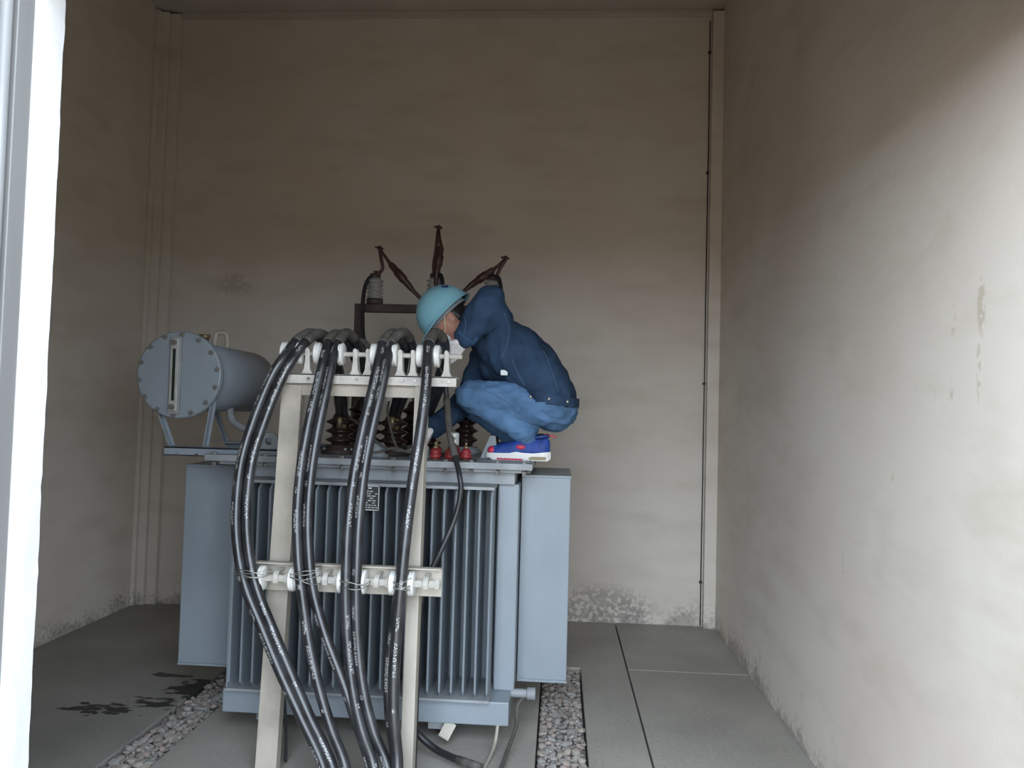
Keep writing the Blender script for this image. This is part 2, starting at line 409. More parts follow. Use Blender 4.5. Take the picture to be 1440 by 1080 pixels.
# ------------------------------------------------------------------ the setting
def wallbox(name, a, b, m): return struct(MB().box(a, b).build(name, m))
T = .2
wallbox('wall_right', (XR, YF1, -.3), (XR+T, YB+T, HC+T), M['wall_r'])
wallbox('wall_back', (XL-T, YB, -.3), (XR, YB+T, HC+T), M['wall_b'])
wallbox('wall_left', (XL-T, YF1, -.3), (XL, YB, HC+T), M['wall_l'])
wallbox('ceiling', (XL, YF1, HC), (XR, YB, HC+T), M['ceil'])
fw = MB(); fw.box((XL-T, YF0, -.3), (OX0, YF1, HC+T)); fw.box((OX1, YF0, -.3), (XR+T, YF1, HC+T)); fw.box((OX0, YF0, OZ), (OX1, YF1, HC+T))
struct(fw.build('wall_front', M['wall_l']))
# corner pilasters and cornice
t1 = MB(); t1.box((XL, YB-.075, 0), (XL+.085, YB, HC-.02)); t1.box((XL+.085, YB-.045, 0), (XL+.16, YB, HC-.02)); t1.box((XL, YB-.11, 0), (XL+.03, YB-.075, HC-.02))
struct(t1.build('trim_1', M['wall_b'], bevel=.006))
t2 = MB(); t2.box((XR-.085, YB-.06, 0), (XR, YB, HC-.03))
struct(t2.build('trim_2', M['wall_b'], bevel=.006))
t3 = MB(); t3.box((XL+.16, YB-.03, HC-.05), (XR-.085, YB, HC))
struct(t3.build('trim_3', M['ceil'], bevel=.008))
# white plaster reveal of the door opening, edge chipped
def reveal(name, x, sgn, y0, y1, z1):
    mb = MB(); n = 90; vs = []; fs = []
    for i in range(n+1):
        z = z1*i/n; j = .0025*noise.noise(V((z*7, 0, x)))+.002*noise.noise(V((z*31, 3, x)))
        ring = [(x, y0), (x+sgn*.02, y0), (x+sgn*(.02), y0+(y1-y0)*.5), (x+sgn*(.018+j*.4), y1+.002+j), (x, y1+.004+j)]
        vs += [(a, b, z) for a, b in ring]
    k = 5
    for i in range(n):
        for q in range(k): fs.append((i*k+q, i*k+(q+1) % k, (i+1)*k+(q+1) % k, (i+1)*k+q))
    fs += [tuple(range(k)), tuple(range(n*k, n*k+k))]
    mb.add(vs, fs); return struct(mb.build(name, M['jamb']))
reveal('trim_4', OX0, 1, 1.574, YF1, OZ)
reveal('trim_5', OX1, -1, 1.574, YF1, OZ)
# steel door leaves swung outwards; unseen right leaf added to shade the left wall
def door_leaf(name, x, sg):
    door = bpy.data.objects.new(name, None); COL.objects.link(door); door.location = (x, YF0, 0); struct(door)
    def bx(a, b, y0, y1, nm): MB().box((min(x+sg*a, x+sg*b), y0, .02), (max(x+sg*a, x+sg*b), y1, OZ-.02)).build(nm, M['steel_door'], door, bevel=.002)
    bx(-.0, .017, 1.522, 1.571, 'door_frame')
    bx(-.045, -.006, .42, 1.515, 'leaf'); bx(-.006, .006, .42, .50, 'lock_stile'); bx(-.006, .004, 1.36, 1.45, 'inner_stile')
    r_ = MB(); r_.lathe((x+sg*.004, 1.502, .02), (0, 0, 1), [(.013, 0), (.013, OZ-.05)], 16); r_.build('rolled_edge', M['steel_door'], door)
door_leaf('door_1', OX0, 1); door_leaf('added_door_2', OX1, -1)
# ground outside the door
MB().box((-30, -40, -.22), (30, YF0-.001, -.10)).build('ground', M['earth']); struct(bpy.data.objects['ground'])
# floor: sub-base with the cable pit, slabs laid on it
GX = (-1.86, -1.655, -.062, .160)       # gravel channels
PIT = (-1.30, -.30, 2.50, 3.00)
fl = MB()
fl.box((XL, YF1, -.28), (PIT[0], YB, -.10)); fl.box((PIT[1], YF1, -.28), (XR, YB, -.10))
fl.box((PIT[0], YF1, -.28), (PIT[1], PIT[2], -.10)); fl.box((PIT[0], PIT[3], -.28), (PIT[1], YB, -.10))
fl.box((PIT[0]-.05, PIT[2]-.05, -.75), (PIT[1]+.05, PIT[3]+.05, -.70))
for a, b in (((PIT[0]-.05, PIT[2]-.05, -.7), (PIT[0], PIT[3]+.05, -.28)), ((PIT[1], PIT[2]-.05, -.7), (PIT[1]+.05, PIT[3]+.05, -.28)),
             ((PIT[0], PIT[2]-.05, -.7), (PIT[1], PIT[2], -.28)), ((PIT[0], PIT[3], -.7), (PIT[1], PIT[3]+.05, -.28))): fl.box(a, b)
floor = struct(fl.build('floor', M['floor']))
g = .005
def slab(x0, y0, x1, y1, z=0., m='slab'):
    MB().box((x0+g, y0+g, -.10), (x1-g, y1-g, z)).build('slab', M[m], floor, bevel=.004)
slab(XL-g, YF1-g, GX[0], YB+g, 0., 'floor')
slab(GX[0], 4.55, GX[1], YB+g, 0., 'floor')
slab(GX[1], PIT[3], GX[2], YB+g); slab(GX[1], YF1-g, GX[2], PIT[2])
slab(GX[1], PIT[2], PIT[0], PIT[3]); slab(PIT[1], PIT[2], GX[2], PIT[3])
s = MB(); zz = (-.10, 0.)
s.prism([(GX[3]+g, YF1, -.1), (.437, YF1, -.1), (.437, YB, -.1), (GX[2]+g, YB, -.1), (GX[2]+g, 4.605, -.1), (GX[3]+g, 4.605, -.1)], (0, 0, .1)); s.build('slab', M['slab'], floor, bevel=.004)
slab(.440, 4.601, XR+g, YB+g, .004); slab(.440, YF1-g, XR+g, 4.599, .004)
slab(OX0, YF0-g, OX1, YF1+g)

# gravel channels
stone_meshes = []
ico_t = (1+5**.5)/2
for k in range(8):
    rr = random.Random(k); b = bmesh.new(); bmesh.ops.create_icosphere(b, subdivisions=1, radius=1)
    for v in b.verts: v.co *= rr.uniform(.78, 1.18)
    bmesh.ops.bevel(b, geom=[], offset=0) if False else None
    me = bpy.data.meshes.new('stone'); b.to_mesh(me); b.free(); me.materials.append(M['stone'][k % 4]); stone_meshes.append(me)
def gravel(name, label, x0, x1, y0, y1, yvis, seed):
    rr = random.Random(seed)
    bed = thing(name, label, 'gravel', ((x0+x1)/2, (y0+y1)/2, -.1))
    b = MB(); b.box((x0+.003, y0, -.099), (x1-.003, y1, -.033)); b.build('soil_fill', M['stone'][3], bed)
    n = 0; y = y0+.02; fill = []
    while y < y1-.02:
        x = x0+.018+rr.uniform(0, .012)
        step = .034+.0
        while x < x1-.012:
            r = rr.uniform(.013, .024)
            p = (x+rr.uniform(-.006, .006), y+rr.uniform(-.01, .01), -.020+rr.uniform(-.008, .012))
            rot = (rr.uniform(-.5, .5), rr.uniform(-.5, .5), rr.uniform(0, 6.28)); sc = (r*rr.uniform(1., 1.35), r, r*rr.uniform(.5, .75))
            if y > yvis and n < 295:
                o = bpy.data.objects.new('stone', stone_meshes[rr.choice((0, 1, 2, 4, 5, 6, 0, 1, 4, 3))]); COL.objects.link(o)
                o.parent = bed; o.matrix_parent_inverse = bed.matrix_basis.inverted(); o.location = p; o.rotation_euler = rot; o.scale = sc; n += 1
            else: fill.append((p, rot, sc))
            x += r*2.05
        y += step
    for _ in range(int((x1-x0)*(y1-y0)*3500)):     # grit between the stones
        r = rr.uniform(.004, .009)
        fill.append(((rr.uniform(x0+.01, x1-.01), rr.uniform(y0+.01, y1-.01), -.024+rr.uniform(-.004, .006)), (rr.random(), rr.random(), rr.random()*6), (r*1.2, r, r*.8)))
    mb = MB(); src = stone_meshes[0]; sv = [v.co.copy() for v in src.vertices]; sf = [tuple(p.vertices) for p in src.polygons]
    from mathutils import Euler
    for p, rot, sc in fill:
        mt = Matrix.Translation(p) @ Euler(rot).to_matrix().to_4x4() @ Matrix.Diagonal((*sc, 1)); mb.add([mt @ v for v in sv], sf)
    f = mb.build('small_stones', M['stone'][1], bed); f['kind'] = 'stuff'
gravel('gravel_strip', 'pinkish grey gravel in the floor channel right of the transformer', GX[2], GX[3], YF1+.02, 4.59, 3.14, 3)
gravel('gravel_strip', 'grey gravel in the floor channel left of the transformer by the oil stains', GX[0], GX[1], YF1+.02, 4.54, 2.95, 4)

# thin wire clipped beside the right pilaster
wy = YB-.008; wx = XR-.098
wr = thing('earthing_wire', 'thin dark wire clipped down the back wall beside the right corner pilaster', 'wire', (wx, wy, 0))
pts = [(wx+.006*noise.noise(V((0, 0, z*1.3))), wy-.001, z) for z in [i*HC/50+.01 for i in range(50)]]
MB().tube(pts, .0045, 6).build('conductor', M['rubber'], wr)
for z in (.32, 1.75, 3.3, 4.2):
    MB().box((wx-.012, wy-.008, z-.008), (wx+.008, wy+.007, z+.008)).build('clip', M['dark_steel'], wr)

# ------------------------------------------------------------------ transformer
TX0, TX1, TY0, TY1 = -1.55, -.178, 3.60, 4.34
tr = thing('transformer', 'blue-grey oil-filled power transformer with corrugated cooling fins and conservator drum', 'transformer', ((TX0+TX1)/2, 3.95, 0))
s = MB(); s.box((TX0, 3.72, .205), (TX1, TY1, 1.165)); s.box((TX0, TY0, .205), (-1.486, 3.73, 1.165)); s.box((-.276, TY0, .205), (TX1, 3.73, 1.165)); s.build('tank', M['tpaint'], tr, bevel=.008)
MB().box((-1.505, 3.455, .10), (-.192, TY1+.05, .205)).build('base_frame', M['tpaint'], tr, bevel=.006)
nk = MB(); nk.box((TX0+.02, 3.57, 1.165), (TX1-.02, TY1+.02, 1.222)); nk.build('tank_neck', M['tpaint_dusty'], tr, bevel=.004)
CT = 1.268
MB().box((-1.66, 3.50, CT-.030), (-.115, TY1+.08, CT)).build('cover_plate', M['tpaint_dusty'], tr, bevel=.004)
MB().box((-1.60, 3.53, CT-.046), (-.16, TY1+.05, CT-.030)).build('cover_flange', M['tpaint_dusty'], tr, bevel=.003)
# front corrugated fins
FX0, FX1 = -1.472, -.292; NF = 23
MB().box((FX0-.012, 3.425, 1.150), (FX1+.012, 3.72, 1.164)).build('fin_lip', M['tpaint_dusty'], tr, bevel=.002)
MB().box((FX0-.012, 3.425, .206), (FX1+.012, 3.72, .218)).build('fin_lip', M['tpaint_dusty'], tr, bevel=.002)
fin0 = None
fo = MB(); prof = [(-.0035, .29), (-.0055, .012), (-.004, .003), (0, 0), (.004, .003), (.0055, .012), (.0035, .29)]
for z in (0, .045): pass
zs = [(.0, .035), (.03, 0.), (.905, 0.), (.935, .035)]
for z, tp in zs:
    fo.v += [V((x, min(.29, y+tp*(1-y/.29)), z)) for x, y in prof]
k = len(prof)
for j in range(len(zs)-1):
    for i in range(k): fo.f.append([j*k+i, j*k+(i+1) % k, (j+1)*k+(i+1) % k, (j+1)*k+i]); fo.sm.append(False)
fo.f += [list(range(k)), list(range(3*k, 4*k))]; fo.sm += [False]*2
fme = fo.mesh('fin')
for i in range(NF):
    o = link('fin', fme, M['tpaint'], tr); o.location = (FX0+(FX1-FX0)*i/(NF-1), 3.43, .216)
MB().box((FX0-.012, 3.44, .218), (FX0-.006, TY0, 1.15)).build('fin_end_plate', M['tpaint'], tr)
# side fins (flat faces seen at both ends)
def sidefin(x0, x1):
    mb = MB(); mb.box((x0, 0, 0), (x1, .014, .975)); return mb
for x0, x1 in ((TX0-.005, -1.865), (TX1+.005, .066)):
    lo, hi = min(x0, x1), max(x0, x1)
    me = sidefin(lo, hi).mesh('side_fin', bevel=.005)
    for i in range(11):
        o = link('side_fin', me, M['tpaint'], tr); o.location = (0, 3.74+i*.052, .215)
    b = MB(); b.box((lo, 3.735, .205), (hi+.003, 4.28, .216)); b.build('fin_lip', M['tpaint'], tr, bevel=.002)
    b = MB(); b.box((lo, 3.735, 1.189), (hi+.003, 4.28, 1.20)); b.build('fin_lip', M['tpaint'], tr, bevel=.002)
# bolts along the cover edge
bm_ = MB(); bm_.lathe((0, 0, 0), (0, 0, 1), [(.011, -.05), (.011, -.036)], 6, False); bm_.lathe((0, 0, 0), (0, 0, 1), [(.006, -.036), (.006, 0)], 8); bm_.lathe((0, 0, 0), (0, 0, 1), [(.012, 0), (.012, .010)], 6, False)
bme = bm_.mesh('cover_bolt')
for i in range(13):
    o = link('cover_bolt', bme, M['bolt'], tr); o.location = (-1.62+i*.1223, 3.517, CT)
for i in range(6):
    o = link('cover_bolt', bme, M['bolt'], tr); o.location = (-.135, 3.60+i*.14, CT)
# lifting lugs (plate with a hole)
def lug(x, y, sx, w=.10, h=.105):
    mb = MB(); n = 24; cx, cz, r = 0, h*.62, (.019 if w > .08 else .009)
    out = []; 
    for i in range(n):
        t = 2*math.pi*i/n; c, s = math.cos(t), math.sin(t)
        rx = w/2; top = h; 
        k = min(rx/max(abs(c), 1e-6), ((top-cz) if s > 0 else cz)/max(abs(s), 1e-6)); 
        ox, oz = c*k, cz+s*k
        if oz > h*.55: ox *= 1-(oz-h*.55)/(h*.45)*.35
        out.append((ox, oz))
    vs = []
    for yy in (-.008, .008):
        vs += [(x+a, y+yy, CT+b) for a, b in out]; vs += [(x+r*math.cos(2*math.pi*i/n), y+yy, CT+cz+r*math.sin(2*math.pi*i/n)) for i in range(n)]
    fs = []
    for i in range(n):
        j = (i+1) % n
        fs += [(i, j, n+j, n+i), (2*n+i, 3*n+i, 3*n+j, 2*n+j), (i, 2*n+i, 2*n+j, j), (n+i, n+j, 3*n+j, 3*n+i)]
    mb.add(vs, fs); return mb.build('lifting_lug', M['tpaint_dusty'], tr)
pl = P(380, 640, 3.62); lug(pl.x, 3.60, 1)
pr = P(688, 640, 3.86); s = MB(); s.prism([(pr.x-.045, 3.852, CT), (pr.x+.045, 3.852, CT), (pr.x+.030, 3.852, CT+.115), (pr.x+.002, 3.852, CT+.115)], (0, .016, 0)); s.build('lifting_lug', M['tpaint_dusty'], tr, bevel=.002)
lug(-1.42, 4.30, 1); lug(-.25, 4.30, 1)
# nameplate
a, b_ = P(505, 682, 3.42), P(533, 718, 3.42)
npz0, npz1, npx0, npx1 = b_.z, a.z, a.x-.018, b_.x
npl = MB().box((npx0, 3.416, npz0), (npx1, 3.421, npz1)).build('nameplate', M['plate_black'], tr)
npl['label'] = 'small black nameplate with white border and print'
W, H = npx1-npx0, npz1-npz0
bd = MB(); e = .004
for (x0, z0, x1, z1) in ((0, 0, W, e), (0, H-e, W, H), (0, 0, e, H), (W-e, 0, W, H)): bd.box((npx0+x0, 3.4135, npz0+z0), (npx0+x1, 3.4160, npz0+z1))
bd.build('plate_border', M['plate_white'], npl)
pm = MB(); rr = random.Random(2)
for (x0, x1) in ((.30, .42), (.55, .68)): pm.box((npx0+W*x0, 3.4140, npz0+H*.865), (npx0+W*x1, 3.4160, npz0+H*.92))
for row in range(8):
    z = npz0+H*(.10+row*.092); x = .08
    while x < .88:
        w = rr.uniform(.04, .16)
        if rr.random() < .75: pm.box((npx0+W*x, 3.4140, z), (npx0+W*min(.93, x+w), 3.4160, z+H*.035))
        x += w+.04
pm.build('plate_print', M['plate_white'], npl)
for i in (-1, 1): MB().box((npx0+W/2+i*.03-.01, 3.421, npz1-.03), (npx0+W/2+i*.03+.01, 3.435, npz1-.01)).build('plate_clip', M['tpaint'], tr)
# conservator drum
cc = P(251, 527, 3.60); CR = .205
cons = MB(); cons.lathe((cc.x, 3.615, cc.z), (0, 1, 0), [(.176, 0), (.176, .80), (.165, .812)], 40); cons = cons.build('conservator', M['tpaint'], tr)
cons['label'] = 'cylindrical grey oil conservator drum with bolted end cover'
fl1 = MB(); fl1.lathe((cc.x, 3.600, cc.z), (0, 1, 0), [(.205, 0), (.212, .004), (.212, .012)], 48); fl1.lathe((cc.x, 3.6135, cc.z), (0, 1, 0), [(.214, 0), (.214, .012)], 48)
fl1.build('end_cover', M['tpaint'], cons)
bb = MB(); bb.lathe((0, 0, 0), (0, -1, 0), [(.0115, -.032), (.0115, .008)], 6, False); bb.lathe((0, 0, 0), (0, -1, 0), [(.006, .008), (.006, .018)], 8); bbm = bb.mesh('end_bolt')
for i in range(14):
    t = 2*math.pi*(i+.35)/14; o = link('end_bolt', bbm, M['bolt'], cons); o.location = (cc.x+.196*math.cos(t), 3.600, cc.z+.196*math.sin(t))
g0, g1 = P(247, 476, 3.58), P(243, 578, 3.58)
gm = MB(); gm.beam(g0, g1, .040, .012, (0, 1, 0)); gauge = gm.build('oil_gauge', M['gaugeframe'], cons, bevel=.003)
gm = MB(); gm.beam(g0+V((0, -.0065, -.05)), g1+V((0, -.0065, .05)), .014, .004, (0, 1, 0)); gm.build('gauge_slot', M['glass'], cons)
gm = MB(); gm.beam(g0+V((0, .012, .012)), g1+V((0, .012, -.012)), .056, .012, (0, 1, 0)); gm.build('gauge_backing', M['tpaint_dusty'], cons)
for p in (g0+V((0, 0, -.02)), g1+V((0, 0, .02))):
    gm = MB(); gm.cyl(p+V((0, .012, 0)), p+V((0, -.022, 0)), .013, 8); gm.build('gauge_bolt', M['bolt'], cons)
lp = P(352, 497, 4.05); hk = MB(); hk.tube(spline([(cc.x-.035+.0, 4.05, cc.z+.170), (cc.x-.035, 4.05, cc.z+.22), (cc.x-.02, 4.05, cc.z+.25), (cc.x+.02, 4.05, cc.z+.25), (cc.x+.035, 4.05, cc.z+.22), (cc.x+.035, 4.05, cc.z+.170)], 6), .013, 10); hk.build('lifting_loop', M['cream_dull'], cons)
fc = MB(); fc.cyl((cc.x-.01, 3.88, cc.z+.17), (cc.x-.01, 3.88, cc.z+.205), .022, 10); fc.cyl((cc.x-.01, 3.88, cc.z+.205), (cc.x-.01, 3.88, cc.z+.225), .03, 6); fc.build('filler_cap', M['brass'], cons)
# conservator carrier: channel arm from the cover plus saddle legs
ch = MB(); c0, c1 = P(234, 627, 3.60), P(405, 640, 3.60)
ch.box((c0.x, 3.58, c0.z-.045), (-1.30, 3.59, c0.z)); ch.box((c0.x, 3.58, c0.z-.010), (-1.30, 3.66, c0.z)); ch.box((c0.x, 3.58, c0.z-.045), (-1.30, 3.64, c0.z-.037))
ch.build('carrier_arm', M['tpaint'], tr, bevel=.002)
ch = MB(); ch.box((c0.x, 4.28, c0.z-.045), (-1.30, 4.29, c0.z)); ch.box((c0.x, 4.22, c0.z-.010), (-1.30, 4.29, c0.z)); ch.build('carrier_arm', M['tpaint'], tr, bevel=.002)
for yy in (3.64, 4.25):
    for sx in (-1, 1):
        p = V((cc.x+sx*.165, yy, cc.z-.06)); qq = V((cc.x+sx*.125, yy, c0.z-.01))
        if sx == -1: p = V((cc.x-.135, yy, cc.z-.125)); qq = V((c0.x+.008, yy, c0.z-.02))
        lg = MB(); lg.beam(p, qq, .030, .006, (1, 0, 0)); lg.beam(p+V((0, .015, 0)), qq+V((0, .015, 0)), .006, .03, (1, 0, 0)); lg.build('saddle_leg', M['tpaint'], tr)
pp = MB(); pp.tube(spline([(cc.x+.06, 4.05, cc.z-.15), (cc.x+.10, 4.05, cc.z-.24), (cc.x+.28, 4.04, CT+.06), (cc.x+.42, 4.03, CT)], 8), .020, 10); pp.build('oil_pipe', M['tpaint_dusty'], tr)
for px in (249, 276): MB().cyl(P(px, 640, 3.585), P(px, 640, 3.57), .008, 6).build('arm_bolt', M['dark_steel'], tr)
# low-voltage bushings
def bushing_prof(r, n, h0, pitch):
    pr = [(r*1.25, 0), (r*1.25, .02), (r*.8, .026)]; h = h0
    for i in range(n):
        pr += [(r*.78, h), (r*1.32, h+pitch*.28), (r*1.34, h+pitch*.38), (r*.8, h+pitch*.72)]; h += pitch
    pr += [(r*.7, h), (r*.5, h+.02)]
    return pr, h+.02
YBU = 3.86
for k, px in enumerate((478, 516, 552, 600)):
    b0 = P(px, 635, YBU); b0.z = CT
    pf, hh = bushing_prof(.056, 3, .055, .046)
    bs = MB(); bs.lathe(b0, (0, 0, 1), pf, 24); bs = bs.build('low_voltage_bushing', M['porcelain_brown'], tr)
    fb = MB(); fb.lathe(b0, (0, 0, 1), [(.095, 0), (.095, .018), (.075, .022), (.07, .045)], 24); fb.build('bushing_flange', M['dark_steel'], bs)
    tm = MB(); tm.cyl(b0+V((0, 0, hh)), b0+V((0, 0, hh+.10)), .018, 12); tm.build('terminal_stud', M['brass'], bs)
    cl = MB(); cl.box(b0+V((-.035, -.03, hh+.03)), b0+V((.035, .012, hh+.13))); cl.build('terminal_clamp', M['gaugeframe'], bs, bevel=.005)
    for dz in (.055, .10):
        s = MB(); s.lathe(b0+V((.022, -.03, hh+dz)), (0, -1, 0), [(.013, 0), (.013, .012), (.008, .016)], 8); s.build('clamp_bolt', M['whitemetal'], bs)
    for i in range(4):
        t = i*math.pi/2+.6; s = MB(); s.cyl(b0+V((.083*math.cos(t), .083*math.sin(t), .018)), b0+V((.083*math.cos(t), .083*math.sin(t), .034)), .010, 6); s.build('flange_nut', M['bolt'], bs)
# high-voltage bushings (behind)
for px in (505, 580, 655):
    b0 = P(px, 630, 4.22); b0.z = CT
    pf, hh = bushing_prof(.05, 4, .06, .05)
    hb = MB(); hb.lathe(b0, (0, 0, 1), pf, 20); hb = hb.build('high_voltage_bushing', M['porcelain_brown'], tr)
    fb = MB(); fb.lathe(b0, (0, 0, 1), [(.085, 0), (.085, .018), (.065, .04)], 20); fb.build('bushing_flange', M['tpaint_dusty'], hb)
    tm = MB(); tm.cyl(b0+V((0, 0, hh)), b0+V((0, 0, hh+.05)), .012, 10); tm.build('terminal_stud', M['brass'], hb)
# red resin stand-offs at the cover edge
for k, (px, py, yy) in enumerate(((612, 648, 3.56), (633, 648, 3.56), (655, 646, 3.60), (614, 640, 3.78), (640, 639, 3.80))):
    b0 = P(px, py, yy); b0.z = CT
    r = MB(); r.lathe(b0, (0, 0, 1), [(.018, .008), (.026, .012), (.029, .021), (.027, .030), (.020, .034), (.026, .038), (.024, .047), (.012, .058)], 18); r = r.build('red_stand_off', M['red'], tr)
    r['label'] = 'small red resin stand-off insulator'
    c = MB(); c.cyl(b0, b0+V((0, 0, .009)), .018, 8); c.cyl(b0+V((0, 0, .057)), b0+V((0, 0, .068)), .013, 6); c.cyl(b0+V((0, 0, .068)), b0+V((0, 0, .088)), .006, 8); c.build('stand_off_bolt', M['brass'], r)
MB().box((P(606, 640, 3.56).x, 3.53, CT+.0005), (P(668, 640, 3.56).x, 3.64, CT+.006)).build('stand_off_plate', M['dark_steel'], tr)
# tap changer / small fittings on the cover between the bushings
for px, r, h in ((532, .035, .07), (588, .03, .10), (598, .02, .06)):
    b0 = P(px, 638, 3.70); b0.z = CT
    s = MB(); s.lathe(b0, (0, 0, 1), [(r*1.5, 0), (r*1.5, .012), (r, .018), (r, h*.8), (r*.7, h)], 14); s.build('cover_fitting', M['tpaint_dusty'], tr)
# drain valve, base brackets, rollers
dv = P(718, 974, 3.62); s = MB(); s.cyl((TX1-.03, 3.62, dv.z), (TX1+.06, 3.62, dv.z), .020, 12); s.cyl((TX1+.06, 3.62, dv.z), (TX1+.10, 3.62, dv.z), .028, 12); s.build('drain_valve', M['tpaint_dusty'], tr, bevel=.003)
for x in (-1.30, -.50):
    s = MB(); s.box((x-.06, 3.50, .055), (x+.06, 4.30, .10)); s.build('skid_beam', M['tpaint_dusty'], tr)
    for y in (3.60, 4.20):
        w = MB(); w.cyl((x-.03, y, .05), (x+.03, y, .05), .05, 20); w.build('roller', M['dark_steel'], tr)
    if x < -1: continue
    bk = MB(); bx = P(628, 1020, 3.46).x if x > -1 else x
    bk.beam((bx+.02, 3.47, .10), (bx-.01, 3.43, .045), .05, .006, (0, 1, 0)); bk.build('foot_bracket', M['cream'], tr)

# ------------------------------------------------------------------ cable rack
rk = thing('cable_rack', 'cream two-post cable rack with white spool insulators in front of the transformer', 'rack', (-.9, 3.15, 0))
def post(px_t, py_t, yt, px_b, yb, w, d, name='post'):
    top = P(px_t, py_t, yt); bot = P(px_b, 1080, yb); dr = bot-top; bot = top+dr*((top.z)/(-dr.z))
    a = V((1, 0, 0))*w/2; c = V((0, 1, 0))*d/2
    mb = MB(); mb.add([bot-a-c, bot+a-c, bot+a+c, bot-a+c, top-a-c, top+a-c, top+a+c, top-a+c],
                      [(0,3,2,1),(4,5,6,7),(0,1,5,4),(1,2,6,5),(2,3,7,6),(3,0,4,7)])
    mb.build(name, M['cream_dull' if w > .07 else 'cream'], rk, bevel=.004)
    return top, bot
post(413, 541, 3.24, 376, 3.10, .088, .05)
post(594, 541, 3.24, 573, 3.10, .052, .07)
ra, rb = P(392, 528, 3.205), P(642, 541, 3.205)
zt, zb = (P(392, 526, 3.205).z+P(642, 528.5, 3.205).z)/2, (P(392, 541, 3.205).z+P(642, 541.5, 3.205).z)/2
s = MB(); s.box((ra.x, 3.195, zb), (rb.x, 3.203, zt)); s.box((ra.x, 3.195, zt-.008), (rb.x, 3.275, zt)); s.build('angle_bar', M['whitemetal'], rk, bevel=.002)
b0, b1 = P(418, 541, 3.24), P(588, 560, 3.24)
MB().box((b0.x, 3.222, b1.z), (b1.x, 3.23, zb)).build('brace_board', M['cream_dull'], rk, bevel=.002)
zr = P(520, 499, 3.235).z
s = MB(); s.lathe((P(402, 500, 3.235).x, 3.235, zr), (1, 0, 0), [(.0105, 0), (.0105, P(650, 500, 3.235).x-P(402, 500, 3.235).x)], 12); s.build('spool_rod', M['whitemetal'], rk)
for px in (434, 501, 519, 564, 582, 629):
    x = P(px, 510, 3.235).x; h = zr-zt+.022
    o = [(-.024, 0), (.024, 0), (.013, .02), (.009, h*.6), (.010, h-.012), (.004, h), (-.006, h+.004), (-.012, h-.006), (-.010, h*.6), (-.014, .02)]
    s = MB(); s.prism([(x+a, 3.215, zt+b) for a, b in o], (0, .04, 0)); s.build('spool_bracket', M['whitemetal'], rk, bevel=.003)
    n = MB(); n.cyl((x+.016, 3.195, (zt+zb)/2), (x+.016, 3.188, (zt+zb)/2), .007, 6); n.build('bracket_bolt', M['bolt'], rk)
def spool(x, y, z, halfw):
    r = .049; pr = [(.012, -halfw-.024), (r*.86, -halfw-.024), (r, -halfw-.019), (r, -halfw-.014), (r*.93, -halfw-.011), (r, -halfw-.008), (r, -halfw-.003), (r*.85, -halfw+.002), (.030, -halfw+.008)]
    pr = pr+[(a, -b) for a, b in pr[::-1]]
    s = MB(); s.lathe((x, y, z), (1, 0, 0), pr, 28); return s.build('spool_insulator', M['porcelain_white'], rk)
for px, hw in ((412, .022), (464, .040), (541, .034), (603, .026)):
    spool(P(px, 498, 3.235).x, 3.235, zr, hw)
# lower bar with its own spools
pa, pb = P(366, 788, 3.125), P(622, 836, 3.125)
zl1, zl0 = (P(366, 786, 3.125).z+P(622, 797, 3.125).z)/2, (P(366, 826, 3.125).z+P(622, 838, 3.125).z)/2
s = MB(); s.box((pa.x, 3.098, zl0), (pb.x, 3.106, zl1)); s.box((pa.x, 3.065, zl1-.006), (pb.x, 3.106, zl1)); s.build('lower_bar', M['cream'], rk, bevel=.002)
zrl = (zl0+zl1)/2+.004; yrl = 3.035
for c, br, hw in ((358, 390, .022), (428, 459, .034), (496, 531, .032), (566, 600, .026)):
    x = P(c, 812, yrl).x; xb = P(br, 812, yrl).x
    spool(x, yrl, zrl, hw)
    s = MB(); s.lathe((x-hw-.03, yrl, zrl), (1, 0, 0), [(.0145, 0), (.0145, xb-x+hw+.085)], 6, False); s.build('spool_rod', M['whitemetal'], rk)
    s = MB(); arc = spline([(xb, yrl-.018, zrl-.014), (xb, yrl-.022, zrl+.008), (xb, yrl-.004, zrl+.026), (xb, yrl+.03, zrl+.03), (xb, 3.10, zrl+.03)], 5)
    for p, qq in zip(arc[:-1], arc[1:]): s.beam(p, qq+(qq-p)*.1, .018, .007, (1, 0, 0)) if False else s.beam(p, qq+(qq-p)*.1, .007, .020, (1, 0, 0))
    s.build('rod_strap', M['whitemetal'], rk)
    s = MB(); s.lathe((xb+.035, yrl, zrl), (1, 0, 0), [(.021, 0), (.021, .018)], 6, False); s.build('rod_nut', M['whitemetal'], rk)
def tie(px, py, Y, rx, rz, n, seed, spread=.02):
    rr = random.Random(seed); c = P(px, py, Y)
    for k in range(n):
        ph = rr.uniform(-.5, .5); tz = rr.uniform(-spread, spread); pts = []
        for i in range(25):
            t = 2*math.pi*i/24
            pts.append(c+V((rx*math.cos(t), rz*math.sin(t), tz+ph*rx*.5*math.cos(t)+.004*math.sin(3*t+k))))
        MB().tube(pts, .0016, 5).build('tie_wire', M['wire'], rk)
tie(357, 806, 3.00, .072, .050, 4, 1); tie(430, 808, 3.00, .062, .05, 4, 2); tie(499, 818, 3.00, .060, .05, 3, 3); tie(566, 820, 3.00, .036, .045, 5, 4)
